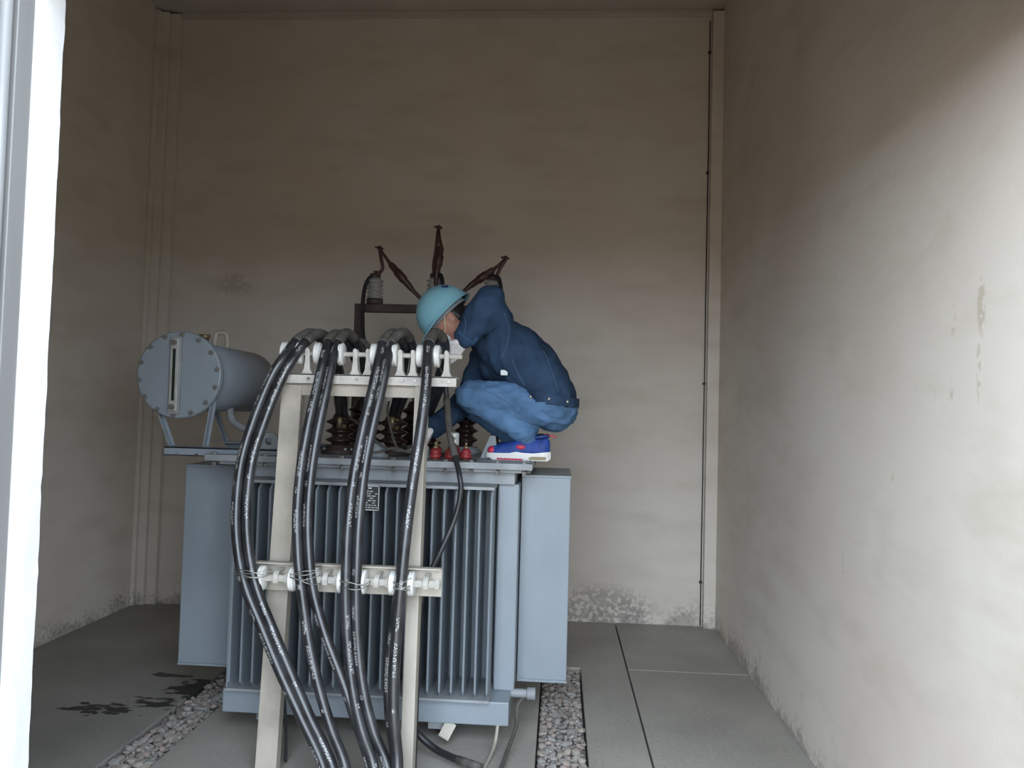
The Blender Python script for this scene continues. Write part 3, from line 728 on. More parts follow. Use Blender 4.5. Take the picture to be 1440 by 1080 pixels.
# ------------------------------------------------------------------ power cables
def Yf(py):                             # depth of a cable hanging down the front of the rack
    tbl = ((478, 3.235), (500, 3.175), (530, 3.14), (600, 3.08), (700, 3.02), (800, 2.985), (900, 2.96), (1080, 2.90))
    for (a, ya), (b, yb) in zip(tbl[:-1], tbl[1:]):
        if py <= b: return ya+(yb-ya)*max(0, (py-a))/(b-a)
    return 2.9
def cable(label, back, front, r, mi, dy=0.0, tape=True):
    pts = [P(*p) for p in back]+[P(x, y, Yf(y)+dy) for x, y in front]
    e = pts[-1]; d = (pts[-1]-pts[-2]).normalized()
    pts += [V((e.x+d.x*.06, 2.83+dy*.5, .02)), V((e.x+d.x*.09, 2.76+dy*.5, -.12)), V((e.x+d.x*.10, 2.72+dy*.5, -.40)), V((e.x+d.x*.10, 2.70+dy*.5, -.66))]
    t = thing('power_cable', label, 'cable', (e.x, e.y, 0), 'black power cables on the cream rack')
    sp = spline(pts, 10)
    MB().tube(sp, r, 16).build('sheath', M['cable'][mi], t)
    if tape:
        k = 10*(len(back)-2); MB().tube(sp[k-6:k+13], r+.0025, 16).build('tape_wrap', M['dustrubber'], t)
    lg = MB(); lg.tube([pts[0]+V((0, 0, -.07)), pts[0]], .014, 10); lg.build('cable_lug', M['brass'], t)
B1 = [(478, 583, 3.80), (472, 535, 3.66), (458, 487, 3.46), (440, 469, 3.34), (420, 477, 3.25)]
B1b = [(484, 585, 3.83), (480, 535, 3.70), (468, 488, 3.48), (452, 470, 3.34), (434, 477, 3.25)]
B2 = [(514, 583, 3.80), (508, 530, 3.66), (490, 486, 3.46), (475, 470, 3.34), (463, 478, 3.25)]
B2b = [(520, 585, 3.83), (516, 530, 3.68), (504, 487, 3.48), (489, 469, 3.34), (477, 479, 3.25)]
B3 = [(552, 583, 3.80), (566, 525, 3.66), (569, 488, 3.46), (555, 469, 3.34), (540, 480, 3.25)]
B3b = [(558, 585, 3.83), (580, 525, 3.68), (580, 488, 3.48), (568, 468, 3.34), (551, 480, 3.25)]
B4 = [(598, 583, 3.80), (618, 528, 3.65), (626, 487, 3.46), (614, 469, 3.34), (604, 480, 3.25)]
B4b = [(603, 585, 3.83), (622, 538, 3.68), (627, 502, 3.48), (614, 484, 3.36), (604, 494, 3.27)]
cable('black cable farthest left on the cream rack, outer of the leftmost pair', B1, [(399, 502), (380, 533), (356, 592), (339, 650), (332, 715), (334, 770), (345, 825), (367, 880), (394, 945), (424, 1010), (455, 1080)], .0205, 0)
cable('black cable of the leftmost pair, the one closer to the left post', B1b, [(414, 502), (396, 533), (372, 592), (354, 650), (347, 715), (349, 770), (360, 825), (381, 880), (406, 940), (434, 1005), (468, 1080)], .0205, 1, .012)
cable('black cable just right of the left post, left one of the second pair', B2, [(456, 502), (447, 540), (433, 600), (423, 660), (418, 720), (419, 780), (424, 830), (434, 900), (448, 965), (466, 1025), (486, 1080)], .0205, 0)
cable('black cable of the second pair that crosses towards the middle lower down', B2b, [(469, 502), (461, 540), (448, 600), (438, 660), (433, 720), (434, 775), (440, 830), (457, 892), (479, 950), (498, 1005), (521, 1080)], .0205, 2, .012)
cable('black cable over the middle spool, left one of the third pair', B3, [(533, 505), (524, 545), (510, 605), (498, 665), (490, 730), (487, 790), (486, 850), (490, 920), (498, 980), (510, 1030), (526, 1080)], .0205, 1)
cable('black cable of the third pair, nearer the nameplate', B3b, [(545, 505), (537, 545), (523, 605), (512, 665), (505, 730), (502, 790), (501, 850), (504, 915), (512, 975), (526, 1030), (545, 1080)], .0205, 2, .012)
cable('black cable in front of the right post, on the rightmost spool', B4, [(601, 505), (599, 545), (591, 610), (580, 680), (571, 750), (564, 820), (558, 890), (554, 950), (554, 1010), (559, 1080)], .0225, 0)
cable('dark cable mostly hidden behind the rightmost one by the right post', B4b, [(602, 515), (598, 550), (590, 612), (579, 682), (569, 752), (561, 822), (552, 890), (546, 950), (548, 1010), (557, 1080)], .0195, 2, .045, False)
# thin leads
def lead(name, label, pts, r, m='rubber', extra=None):
    t = thing(name, label, 'cable', (pts[-1][0], pts[-1][1], 0)) if False else None
    o = MB().tube(spline(pts, 8), r, 10).build(name, M[m]); tag(o, label, 'cable'); return o
pts = [P(616, 512, 3.56), P(625, 532, 3.59), P(628, 560, 3.60), P(632, 605, 3.52), P(640, 642, 3.45), P(646, 668, 3.39), P(648, 692, 3.38), P(640, 728, 3.37), P(622, 770, 3.34), P(604, 808, 3.28), P(592, 848, 3.24), P(588, 900, 3.22), P(585, 990, 3.21)]
pts.append(V((pts[-1].x, 3.20, .06))); pts.append(V((pts[-1].x, 3.20, .012)))
cc_ = thing('control_cable', 'thinner black cable slanting across the fins to the right post', 'cable', (pts[-1].x, pts[-1].y, 0))
MB().tube(spline(pts, 8), .0125, 10).build('sheath', M['rubber'], cc_)
MB().tube(spline(pts[2:5], 8), .0165, 12).build('shrink_sleeve', M['dustrubber'], cc_)
k0 = P(640, 617, 3.50)
MB().box(k0+V((-.018, -.008, -.028)), k0+V((.018, .012, .028))).build('cable_clamp', M['tpaint_dusty'], cc_, bevel=.004)
for dz in (-.015, .016):
    s = MB(); s.lathe(k0+V((.0, -.008, dz)), (0, -1, 0), [(.011, 0), (.011, .008), (.006, .012)], 8); s.build('clamp_bolt', M['whitemetal'], cc_)
for lab, q in (('thin grey wire looping between the two front bushings on the cover', [(490, 585, 3.76), (505, 597, 3.70), (520, 612, 3.66), (540, 628, 3.62), (562, 634, 3.60), (585, 632, 3.62)]),
               ('thin dark wire drooping in front of the right-hand front bushing', [(547, 565, 3.74), (545, 580, 3.70), (550, 605, 3.68), (556, 625, 3.66), (566, 636, 3.64)]),
               ('thin wire lying along the cover towards the right post', [(500, 638, 3.60), (530, 636, 3.58), (555, 630, 3.60), (575, 636, 3.60), (598, 634, 3.62)])):
    qp = [P(*a) for a in q]
    for p in qp: p.z = max(p.z, CT+.008)
    lead('thin_wire', lab, qp, .006, 'dustrubber')
pts = [P(397, 950, 3.20), P(401, 1000, 3.20), P(402, 1050, 3.2), V((P(402, 1050, 3.2).x, 3.2, .011))]
lead('thin_wire', 'thin dark wire hanging beside the foot of the left post', [P(396, 838, 3.15), P(396, 900, 3.17)]+pts, .006)
pts = [P(578, 1015, 3.30), P(590, 1034, 3.32), P(612, 1053, 3.30), P(640, 1067, 3.24), P(672, 1078, 3.19)]
for p in pts: p.z = max(p.z, .016)
z0 = pts[-1]; eb = thing('earth_cable', 'short black earth cable with taped lug lying on the floor under the transformer', 'cable', (z0.x, z0.y, 0))
MB().tube(spline(pts, 8), .0155, 12).build('sheath', M['rubber'], eb)
MB().tube([pts[-2]+(pts[-1]-pts[-2])*.1, pts[-1]+(pts[-1]-pts[-2])*.15], .0175, 12).build('taped_lug', M['dustrubber'], eb)
vh = [V((TX1+.045, 3.62, dv.z-.015)), P(727, 995, 3.58), P(726, 1020, 3.52), P(715, 1052, 3.38), P(704, 1082, 3.22), V((P(700, 1082, 3.2).x-.02, 3.05, .012)), V((P(700, 1082, 3.2).x-.05, 2.85, .012))]
for p in vh[1:]: p.z = max(p.z, .012)
lead('drain_hose', 'thin grey hose dropping from the drain valve to the floor', vh, .009, 'dustrubber')
es = MB(); es.tube(spline([(-.235, 3.50, .20), (-.24, 3.46, .10), (-.25, 3.40, .03), (-.28, 3.22, .006), (-.30, 3.0, .006)], 6), .008, 6); tag(es.build('earthing_strap', M['cream_dull']), 'flat cream earthing strap running down from the transformer base to the floor', 'strap')

# ------------------------------------------------------------------ high-voltage stand behind the transformer
YH = 4.60
hv = thing('high_voltage_stand', 'rust-brown steel stand with ribbed post insulators and three brown sleeved arms', 'stand', (P(610, 434, YH).x, YH, 0))
zb0 = P(550, 434, YH).z; xh0, xh1 = P(500, 434, YH).x, P(706, 434, YH).x
MB().box((xh0, YH-.03, zb0-.024), (xh1, YH+.03, zb0+.024)).build('cross_beam', M['dark_steel'], hv, bevel=.003)
for x in (xh0+.022, xh1-.022): MB().box((x-.022, YH-.025, 0), (x+.022, YH+.025, zb0-.024)).build('leg', M['dark_steel'], hv, bevel=.003)
MB().box((xh0, YH-.02, .55), (xh1, YH+.02, .60)).build('lower_beam', M['dark_steel'], hv, bevel=.003)
ctr = P(618, 447, YH-.02)
MB().box((ctr.x-.06, YH-.06, ctr.z-.10), (ctr.x+.06, YH-.031, zb0+.02)).build('arm_bracket', M['dark_steel'], hv, bevel=.004)
bushtop = {0: P(505, 520, 4.22), 1: P(580, 520, 4.22), 2: P(655, 520, 4.22)}
for k, (px, pt, rod, lk) in enumerate((
        (527, 388, [(534, 349), (541, 360), (549, 371), (576, 403), (583, 411), (617, 445)], [(534, 351), (536, 364), (538, 378), (529, 387)]),
        (611, 388, [(617, 320), (618, 333), (620, 347), (614, 385), (613, 396), (618, 442)], [(616, 324), (613, 352), (610, 372), (611, 386)]),
        (691, 391, [(711, 363), (702, 372), (694, 379), (664, 400), (654, 408), (620, 444)], [(711, 365), (703, 378), (697, 390), (691, 391)]))):
    x = P(px, 420, YH).x; h = P(px, pt, YH).z-(zb0+.024)
    pr = [(.04, .03)]; n = 5; hh = .036; pitch = (h-.055)/n
    for i in range(n): pr += [(.036, hh), (.050, hh+pitch*.35), (.050, hh+pitch*.5), (.037, hh+pitch*.9)]; hh += pitch
    pr += [(.03, h-.012)]
    s = MB(); s.lathe((x, YH, zb0+.024), (0, 0, 1), pr, 24); ins = s.build('post_insulator', M['porcelain_grey'], hv)
    s = MB(); s.cyl((x, YH, zb0+.02), (x, YH, zb0+.058), .050, 20); s.build('insulator_base', M['dark_steel'], ins)
    s = MB(); s.cyl((x, YH, zb0+.024+h-.018), (x, YH, zb0+.024+h+.012), .032, 14); s.cyl((x, YH, zb0+.024+h+.012), (x, YH, zb0+.024+h+.03), .014, 6); s.build('insulator_cap', M['dark_steel'], ins)
    Ya = YH-.045
    rp = [P(a, b, Ya) for a, b in rod]; sp = [rp[0], rp[1], rp[2]-(rp[3]-rp[2])*.04, rp[2], rp[2].lerp(rp[3], .12), rp[2].lerp(rp[3], .3), rp[2].lerp(rp[3], .34), rp[2].lerp(rp[3], .7), rp[2].lerp(rp[3], .74), rp[3], rp[4], rp[5]]
    s = MB(); s.tube(sp, .01, 12, radii=[.007, .009, .011, .017, .021, .021, .026, .026, .021, .019, .012, .012]); arm = s.build('sleeved_arm', M['sleeve'], hv)
    s = MB(); s.sphere(rp[0], .016, 10, 6); s.cyl(rp[0]+V((-.028, 0, .006)), rp[0]+V((.022, 0, -.004)), .006, 6); s.build('arm_tip', M['dark_steel'], arm)
    lp_ = [P(a, b, YH-.03) for a, b in lk]; s = MB(); s.tube(spline(lp_, 5), .011, 8); s.build('link_strap', M['sleeve'], hv)
    top = V((x, YH, zb0+.024+h+.01)); bt = bushtop[k]
    if k == 0: ld = [top, P(519, 392, YH-.03), P(513, 405, YH-.05), P(510, 430, YH-.10), P(510, 465, YH-.2), P(512, 492, YH-.28), V((bt.x, 4.22, 1.60))]
    else: ld = [top, top+V((.05, -.06, -.03)), top+V((.06, -.12, -.2)), top.lerp(V((bt.x, 4.22, 1.60)), .7)+V((.03, -.02, 0)), V((bt.x, 4.22, 1.60))]
    MB().tube(spline(ld, 8), .013, 10).build('lead', M['rubber'], hv)
ring = []; rc = P(506, 490, 4.25)
for i in range(25): t = 2*math.pi*i/24; ring.append(rc+V((.045*math.cos(t), 0, .045*math.sin(t))))
MB().tube(ring, .017, 10).build('cable_coil', M['dustrubber'], hv)

# ------------------------------------------------------------------ the crouching worker
man = thing('person', 'worker in blue denim and light blue helmet crouching on the transformer cover', 'person', (-.12, 3.85, CT))
YN, YM, YFAR = 3.755, 3.85, 3.945
Hc = P(633, 450, 3.82)
hu = V((-.73, 0, .68)).normalized(); hf = V((-.68, -.04, -.73)).normalized(); hs = hu.cross(hf).normalized(); hf = hs.cross(hu)*1
if hf.x > 0: hf = -hf
HM = Matrix((hf, hs, hu)).transposed()           # local (forward, side, up) -> world
def HL(f, s, u): return Hc+HM @ V((f, s, u))
nsd = -1 if (HM @ V((0, 1, 0))).y > 0 else 1      # which local side faces the camera
shoulderN, elbowN, wristN = P(703, 472, 3.70), P(690, 424, 3.60), P(655, 474, 3.585)
shoulderF, elbowF, wristF = P(690, 480, 4.00), P(658, 562, 4.00), P(613, 600, 3.74)
hipN, kneeN, ankN = P(778, 572, 3.77), P(661, 556, 3.70), P(744, 607, YN)
hipF, kneeF, ankF = P(778, 572, 3.93), P(662, 566, 4.02), P(724, 610, 3.97)
chest, mid, pel, neck = P(716, 495, YM), P(752, 528, YM), P(776, 563, YM), P(668, 463, 3.84)
body = [('e', Hc, (.098, .078, .112), HM), ('c', HL(-.02, 0, -.06), neck, .058, .062), ('c', neck, chest, .07, .12), ('c', chest, mid, .12, .12), ('c', mid, pel, .11, .095),
        ('e', HL(.062, 0, -.075), (.032, .034, .035), HM), ('e', HL(.098, 0, -.018), (.018, .014, .022), HM), ('e', HL(.08, 0, .03), (.02, .055, .016), HM),
        ('e', HL(.085, 0, -.052), (.016, .026, .010), HM),
        ('e', HL(-.012, .078, -.008), (.020, .012, .032), HM), ('e', HL(-.012, -.078, -.008), (.020, .012, .032), HM)]
for a, b, c in ((shoulderN, elbowN, wristN), (shoulderF, elbowF, wristF)):
    body += [('c', chest.lerp(neck, .4), a, .07, .055), ('c', a, b, .052, .042), ('c', b, c, .042, .030)]
for a, b, c in ((hipN, kneeN, ankN), (hipF, kneeF, ankF)): body += [('c', pel, a, .075, .07), ('c', a, b, .07, .050), ('c', b, c, .05, .036), ('c', c, c+V((-.06, 0, -.075)), .034, .026)]
skin = blob('body', body, .007, 3, M['skin'], man)
for sd in (-1, 1):
    s = MB(); s.sphere(HL(.090, sd*.033, .008), .010, 10, 8); s.build('eye', M['eye'], man)
# hair: shell over the back and top of the head
t = MB(); t.sphere((0, 0, 0), 1, 30, 20, (.103, .083, .117)); keep = []
for f in t.f:
    c = sum((t.v[i] for i in f), V())/len(f)
    if c.z > .035 or (c.x < -.012 and c.z > -.055 and not (abs(c.x+.012) < .016 and c.z < .0)) or (c.x < .03 and c.z > .012): keep.append(f)
hm = MB(); hm.add([Hc+HM @ v for v in t.v], keep, True)
me = hm.mesh('hair'); bmx = bmesh.new(); bmx.from_mesh(me); bmesh.ops.delete(bmx, geom=[v for v in bmx.verts if not v.link_faces], context='VERTS'); bmesh.ops.solidify(bmx, geom=bmx.faces[:], thickness=.006); bmx.to_mesh(me); bmx.free()
link('hair', me, M['hair'], man)
# helmet
Rc = P(627, 442, 3.82); HR = (.146, .118, .148)
def dome(k, u0, m, name, parent, visor=True):
    mb = MB(); nu, nv = 48, 16; vs = []; fs = []
    for j in range(nv+1):
        ph = math.pi/2*(j/nv)
        for i in range(nu):
            t_ = 2*math.pi*i/nu; f, sd, u = math.sin(ph)*math.cos(t_), math.sin(ph)*math.sin(t_), math.cos(ph)
            p = V((f*HR[0]*k, sd*HR[1]*k, u*HR[2]*k))
            if k >= 1: p += V((f, sd, u))*(.007*math.exp(-(sd/.16)**2)*u**.5 if u > 0 else 0)
            if visor and j == nv: p += V((f*.008, sd*.008, -.006))
            vs.append(Rc+HM @ p)
    for j in range(nv):
        for i in range(nu): fs.append((j*nu+i, j*nu+(i+1) % nu, (j+1)*nu+(i+1) % nu, (j+1)*nu+i))
    if visor:                              # brim: narrow all round, peak in front
        b = len(vs)
        for i in range(nu):
            t_ = 2*math.pi*i/nu; f, sd = math.cos(t_), math.sin(t_); e = .006+.040*max(0, f)**2.2
            vs.append(Rc+HM @ V((f*(HR[0]*k+.008+e), sd*(HR[1]*k+.008+e*.6), -.010-.012*max(0, f)**2)))
        for i in range(nu): fs.append((nv*nu+i, nv*nu+(i+1) % nu, b+(i+1) % nu, b+i))
    mb.add(vs, fs, True); me = mb.mesh(name)
    bm2 = bmesh.new(); bm2.from_mesh(me); bmesh.ops.remove_doubles(bm2, verts=bm2.verts, dist=1e-5); bmesh.ops.recalc_face_normals(bm2, faces=bm2.faces)
    bmesh.ops.solidify(bm2, geom=bm2.faces[:], thickness=.003); bm2.to_mesh(me); bm2.free()
    return link(name, me, m, parent)
hel = dome(1.0, 0, M['helmet'], 'helmet', man); hel['label'] = 'light blue safety helmet'
dome(.955, 0, M['lining'], 'helmet_lining', hel, False)
bd = MB(); pts = []
for i in range(33): t_ = 2*math.pi*i/32; pts.append(Rc+HM @ V((.118*math.cos(t_), .095*math.sin(t_), -.012)))
for a, b in zip(pts[:-1], pts[1:]): bd.beam(a, b, .004, .022, tuple(hu))
bd.build('head_band', M['band'], hel)
lg = MB(); q0 = Rc+HM @ V((-.090, nsd*.072, .085)); lnrm = (q0-Rc).normalized(); lx = lnrm.cross(hs).normalized(); ly = lnrm.cross(lx)
for a0, b0_, a1, b1_ in ((-.016, -.010, .016, -.004), (-.016, .004, .016, .010), (-.016, -.010, -.008, .010), (.008, -.010, .016, .010)):
    c = q0+lnrm*.004; lg.prism([c+lx*a0+ly*b0_, c+lx*a1+ly*b0_, c+lx*a1+ly*b1_, c+lx*a0+ly*b1_], lnrm*.003)
lg.build('helmet_mark', M['logo'], hel)
s = MB(); s.tube(spline([HL(-.012, nsd*.086, .03), HL(.012, nsd*.090, .012), HL(.045, nsd*.078, -.022), HL(.075, nsd*.045, -.045)], 6), .0036, 6); s.build('mask_strap', M['strap'], man)
blob('face_mask', [('e', HL(.078, 0, -.048), (.036, .050, .046), HM)], .006, 2, M['maskw'], man)
# jacket
def tri(p, q, r0, r1, w):
    out = []
    for k in (-1, 0, 1): out.append(('c', p+V((0, k*w, 0)), q+V((0, k*w, 0)), r0*(1 if k == 0 else .93), r1*(1 if k == 0 else .93)))
    return out
jk = tri(P(693, 474, YM), P(722, 498, YM), .118, .150, .085)+tri(P(722, 498, YM), P(752, 526, YM), .150, .150, .07)+tri(P(752, 526, YM), P(774, 555, YM), .150, .128, .07)
jk += [('c', P(690, 470, 3.78), shoulderN, .10, .082), ('c', shoulderN, elbowN, .080, .074), ('c', elbowN, P(674, 447, 3.60), .072, .076), ('c', P(674, 447, 3.60), wristN, .074, .052),
       ('c', P(690, 470, 3.92), shoulderF, .10, .078), ('c', shoulderF, elbowF, .075, .065), ('c', elbowF, wristF, .062, .050),
       ('c', P(676, 466, 3.84), P(690, 478, 3.84), .085, .10), ('c', P(700, 515, YM), P(738, 540, YM), .09, .09)]
jacket = blob('jacket', jk, .011, 6, M['denim_dark'], man, .009, 12, 3, V((1.2, .7, .8)))
def trim_mesh(o, fn):
    b = bmesh.new(); b.from_mesh(o.data); bmesh.ops.delete(b, geom=[v for v in b.verts if fn(v.co)], context='VERTS'); b.to_mesh(o.data); b.free(); o.data.update()
hx0, hx1 = P(733, 556, YM), P(812, 568, YM)
def hem(x, dpx=0.): return hx0.z+(hx1.z-hx0.z)*(x-hx0.x)/(hx1.x-hx0.x)-dpx/282
xcut = P(722, 560, YM).x
trim_mesh(jacket, lambda c: c.x > xcut and c.z < hem(c.x, 2))
jacket['label'] = 'dark blue denim work jacket'
def ringband(c, nrm, rx, ry, h, m, name, parent, th=.006, n=36, side=V((0, 1, 0))):
    nrm = nrm.normalized(); a = side.cross(nrm).normalized(); b = nrm.cross(a).normalized(); mb = MB(); vs = []; fs = []
    for (k, e) in ((-h/2, 0), (-h/2, th), (h/2, th), (h/2, 0)):
        for i in range(n): t_ = 2*math.pi*i/n; vs.append(c+nrm*k+a*((rx+e)*math.cos(t_))+b*((ry+e)*math.sin(t_)))
    for j in range(4):
        for i in range(n): fs.append((j*n+i, j*n+(i+1) % n, ((j+1) % 4)*n+(i+1) % n, ((j+1) % 4)*n+i))
    mb.add(vs, fs, True); return mb.build(name, m, parent)
hemc = P(775, 566, YM)
hn = (P(752, 526, YM)-P(778, 566, YM))
wb = blob('waistband', tri(P(752, 526, YM), P(774, 555, YM), .158, .141, .07)+tri(P(774, 555, YM), P(776, 566, YM), .141, .139, .07), .008, 4, M['denim_dark'], jacket, .004, 12, 3)
trim_mesh(wb, lambda c: c.z < hem(c.x, 8) or c.z > hem(c.x, -8) or c.x < P(728, 560, YM).x)
ringband(wristN+(elbowN-wristN).normalized()*.012, wristN-elbowN, .052, .052, .05, M['denim_sleeve'], 'cuff', jacket, .006)
ringband(wristF+(elbowF-wristF).normalized()*.012, wristF-elbowF, .045, .045, .05, M['denim_sleeve'], 'cuff', jacket, .006)
blob('collar', [('c', P(672, 452, 3.78), P(694, 446, 3.84), .035, .04), ('c', P(694, 446, 3.84), P(676, 456, 3.92), .04, .035)], .009, 3, M['denim_dark'], jacket, .003, 15)
for px, py in ((746, 558), (772, 561), (798, 565)):
    c = P(px, py, 3.648); s = MB(); s.sphere(c, .008, 10, 6, (1, .5, 1)); s.build('button', M['bolt'], jacket)
MB().box(P(704, 520, 3.66), P(714, 528, 3.675)).build('tag', M['maskw'], jacket, bevel=.004)
# jeans
jn = tri(P(774, 562, YM), P(779, 573, YM), .122, .118, .068)
for a, b, c, kb in ((hipN, kneeN, ankN, 0), (hipF, kneeF, ankF, 1)):
    jn += [('c', a, a.lerp(b, .5), .112, .092), ('c', a.lerp(b, .5), b, .092, .070), ('c', b, b.lerp(c, .55), .070, .066), ('c', b.lerp(c, .55), c+V((-.010, 0, -.006)), .066, .056)]
xj = P(757, 560, YM).x
jeans = blob('jeans', jn, .010, 5, M['denim_light'], man, .009, 15, 8, V((1, .8, 1.5)))
trim_mesh(jeans, lambda c: c.x > xj-.07 and c.z > hem(c.x, 5-max(0, (xj-c.x)*282)*.9))
jeans['label'] = 'faded blue jeans'
for a, b in ((kneeN, ankN), (kneeF, ankF)): ringband(b+V((-.006, 0, -.008)), (b-a)+V((-.03, 0, -.05)), .052, .054, .035, M['denim_light'], 'trouser_cuff', jeans, .006)
# stitched seams lying on the cloth
def seam(o, pix, m, r=.0016):
    pts = []
    for a, b in spline([V((x, y, 0)) for x, y in pix], 8) and [(p.x, p.y) for p in spline([V((x, y, 0)) for x, y in pix], 8)]:
        d = (P(a, b, 3.0)-V((0, 0, CAMZ))).normalized(); ok, loc, nn, _ = o.ray_cast(V((0, 0, CAMZ)), d)
        if ok: pts.append(loc+nn*.0008)
    if len(pts) > 3: MB().tube(pts, r, 5).build('seam', m, o)
bpy.context.view_layer.update()
seam(jacket, [(764, 492), (772, 512), (780, 535), (786, 552)], M['stitch'])
seam(jacket, [(709, 440), (716, 462), (712, 488), (702, 508)], M['stitch'])
seam(jacket, [(650, 438), (655, 455), (652, 472)], M['stitch'])
seam(jacket, [(720, 505), (728, 525), (738, 542)], M['stitch'])
for pix in ([(646, 545), (675, 548), (705, 560), (732, 582)], [(762, 577), (775, 586), (790, 588), (803, 578)], [(700, 566), (718, 582), (738, 592), (758, 596)]): seam(jeans, pix, M['stitch'])
# gloves
def hand(name, w, d, n, size=1.0, curl=(.5, .7), thumb=1):
    d = V(d).normalized(); n = (V(n)-d*V(n).dot(d)).normalized(); a = d.cross(n); sh = []
    for k in (-.024, -.008, .008, .024): sh.append(('c', w+a*k*.8*size, w+(d*.078+a*k*1.15)*size, .017*size, .0125*size))
    for k, L in ((-.031, .066), (-.0105, .078), (.0105, .074), (.031, .056)):
        p = w+(d*.084+a*k)*size; dd = d.copy(); r = .0098*size
        for i, fr in enumerate((.45, .32, .23)):
            ang = curl[0] if i == 0 else curl[1]; dd = (dd*math.cos(ang)+(n if i == 0 else n2)*math.sin(ang)).normalized() if i == 0 else (dd*math.cos(ang)+n2*math.sin(ang)).normalized()
            n2 = dd.cross(a).normalized(); n2 = n2 if n2.dot(n)+n2.dot(-d) > 0 else -n2
            qn = p+dd*(L*fr*size); sh.append(('c', p, qn, r, r*.93)); p = qn; r *= .93
    b = w+(d*.022+a*(thumb*.026))*size; t1 = b+(d*.030+a*thumb*.026+n*.016)*size; t2 = t1+(d*.032+a*thumb*.004+n*.016)*size
    sh += [('c', b, t1, .014*size, .0115*size), ('c', t1, t2, .0115*size, .0095*size)]
    return blob(name, sh, .0036, 2, M['glove'], man)
hand('glove', P(650, 481, 3.58), V((-.62, -.05, -.78)), V((-.5, .75, .4)), 1.0, (.45, .6), -1)
hand('glove', P(606, 606, 3.72), V((-.4, -.1, -.85)), V((-.8, 0, .5)), 1.0, (.4, .5), 1)
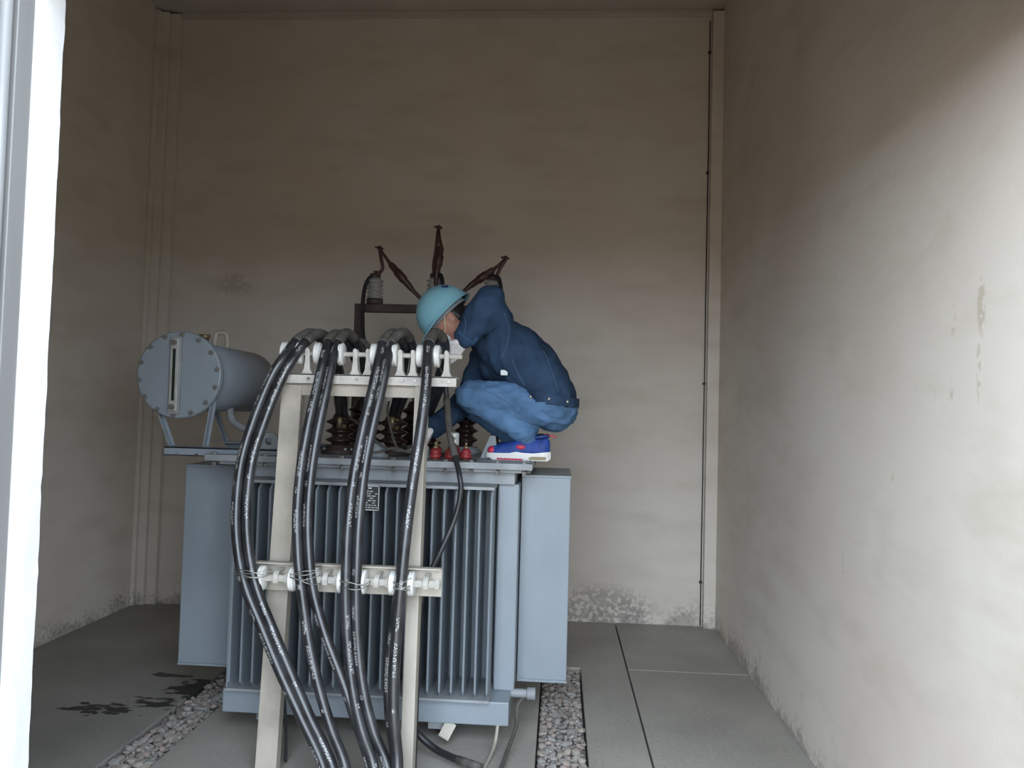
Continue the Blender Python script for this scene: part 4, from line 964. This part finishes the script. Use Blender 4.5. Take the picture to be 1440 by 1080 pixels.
# shoes
def shoe(name, heel, L, yaw, dark):
    root = bpy.data.objects.new(name, None); COL.objects.link(root); root.parent = man; root.matrix_parent_inverse = man.matrix_basis.inverted(); root.location = heel; root.empty_display_size = .05
    bpy.context.view_layer.update()
    cx, sx = math.cos(yaw), math.sin(yaw)
    def W(t, y, z): x = -t*L; return heel+V((x*cx-y*sx, x*sx+y*cx, z))
    wd = lambda t: L*(.115+.055*math.sin(min(1, max(0, (t-.15)/.75))*math.pi)**1.0+.0)*(1-max(0, (t-.80)/.2)**2.6*.62)*(1-max(0, (.12-t)/.12)**2*.70)
    hgt = lambda t: (.125-.03*max(0, 1-t/.06)**2-.018*math.sin(min(1, t/.34)*math.pi) if t < .34 else .125*(1-((t-.34)/.66)**.8)+.060*((t-.34)/.66)**.8)*(1-max(0, (t-.9)/.1)**2*.35)
    N = 22; K = 12; vs = []; fs = []
    for i in range(N+1):
        t_ = i/N
        for j in range(K+1):
            th = math.pi*j/K; e = .62
            yy = math.copysign(abs(math.cos(th))**e, math.cos(th))*wd(t_)*(1-.25*math.sin(th)**2*(1-t_)); zz = .022+(abs(math.sin(th))**.75)*(hgt(t_)-.022)
            vs.append(W(t_, yy, zz))
    for i in range(N):
        for j in range(K): fs.append((i*(K+1)+j, i*(K+1)+j+1, (i+1)*(K+1)+j+1, (i+1)*(K+1)+j))
    fs += [tuple(range(K+1)), tuple(range(N*(K+1), N*(K+1)+K+1))]+[tuple([i*(K+1) for i in range(N+1)]+[i*(K+1)+K for i in range(N, -1, -1)])]
    u = MB(); u.add(vs, fs, True); u.build('upper', M['shoe'], root)
    so = MB(); vs = []; fs = []
    for (z0, k) in ((.0, .94), (.007, 1.03), (.025, 1.06), (.034, 1.02)):
        for i in range(N+1):
            t_ = i/N; vs.append(W(t_*1.03-.015, wd(t_)*k, z0+(.010 if (t_ > .93 or t_ < .03) and z0 < .01 else 0)+((.012*max(0, 1-t_/.35)+.009*math.exp(-((t_-.52)/.09)**2)) if z0 > .015 else 0)))
        for i in range(N, -1, -1):
            t_ = i/N; vs.append(W(t_*1.03-.015, -wd(t_)*k, z0+(.010 if (t_ > .93 or t_ < .03) and z0 < .01 else 0)+((.012*max(0, 1-t_/.35)+.009*math.exp(-((t_-.52)/.09)**2)) if z0 > .015 else 0)))
    R_ = 2*(N+1)
    for j in range(3):
        for i in range(R_): fs.append((j*R_+i, j*R_+(i+1) % R_, (j+1)*R_+(i+1) % R_, (j+1)*R_+i))
    fs += [tuple(range(R_))[::-1], tuple(range(3*R_, 4*R_))]
    so.add(vs, fs, False); so.build('sole', M['sole'], root)
    ins = MB(); ins.prism([W(.06, -wd(.1)*1.07-.001, .006), W(.30, -wd(.3)*1.07-.001, .006), W(.34, -wd(.33)*1.07-.001, .014), W(.28, -wd(.28)*1.08-.001, .021), W(.05, -wd(.09)*1.08-.001, .021)], W(0, .012, 0)-W(0, 0, 0)); ins.build('sole_insert', M['olive'], root)
    tb = MB()
    for i in range(7):
        a, b = .42+i*.06, .48+i*.06
        tb.prism([W(a, -wd(a)*1.065-.001, .003), W(b, -wd(b)*1.065-.001, .003), W(b, -wd(b)*1.075-.001, .012), W(a, -wd(a)*1.075-.001, .009)], W(0, .008, 0)-W(0, 0, 0))
    tb.build('sole_stripe', M['shoe_red'], root)
    e = MB(); e.sphere(W(.93, 0, .045), .036, 14, 8, (.72, .95, .62)); e.build('toe_cap', M['shoe_red'], root)
    e = MB(); e.sphere(W(.46, -wd(.46)*.90, .066), .024, 12, 8, (1.0, .30, .5)); e.build('side_patch', M['shoe_red'], root)
    cl = MB(); pts = [W(.16+.13*math.cos(2*math.pi*i/20), .034*math.sin(2*math.pi*i/20), .112+.010*math.cos(2*math.pi*i/20+2.4)) for i in range(21)]; cl.tube(pts, .0065, 8); cl.build('collar', M['lining' if dark else 'logo'], root)
    tg = MB(); tg.tube(spline([W(.02, 0, .120), W(-.04, 0, .124), W(-.09, 0, .114)], 4), .004, 6); tg.build('heel_tab', M['shoe_red'], root)
    for i in range(4):
        t_ = .42+i*.075; l = MB(); l.tube(spline([W(t_, -wd(t_)*.6, hgt(t_)-.012), W(t_+.01, 0, hgt(t_)+.003), W(t_+.02, wd(t_)*.6, hgt(t_)-.012)], 5), .0035, 6); l.build('lace', M['logo'], root)
hp = P(773, 645, YN); hp.z = CT+.001; shoe('shoe', hp, .305, -.04, False)
hp2 = P(766, 640, 3.99); hp2.z = CT+.001; shoe('shoe', hp2, .300, .10, True)
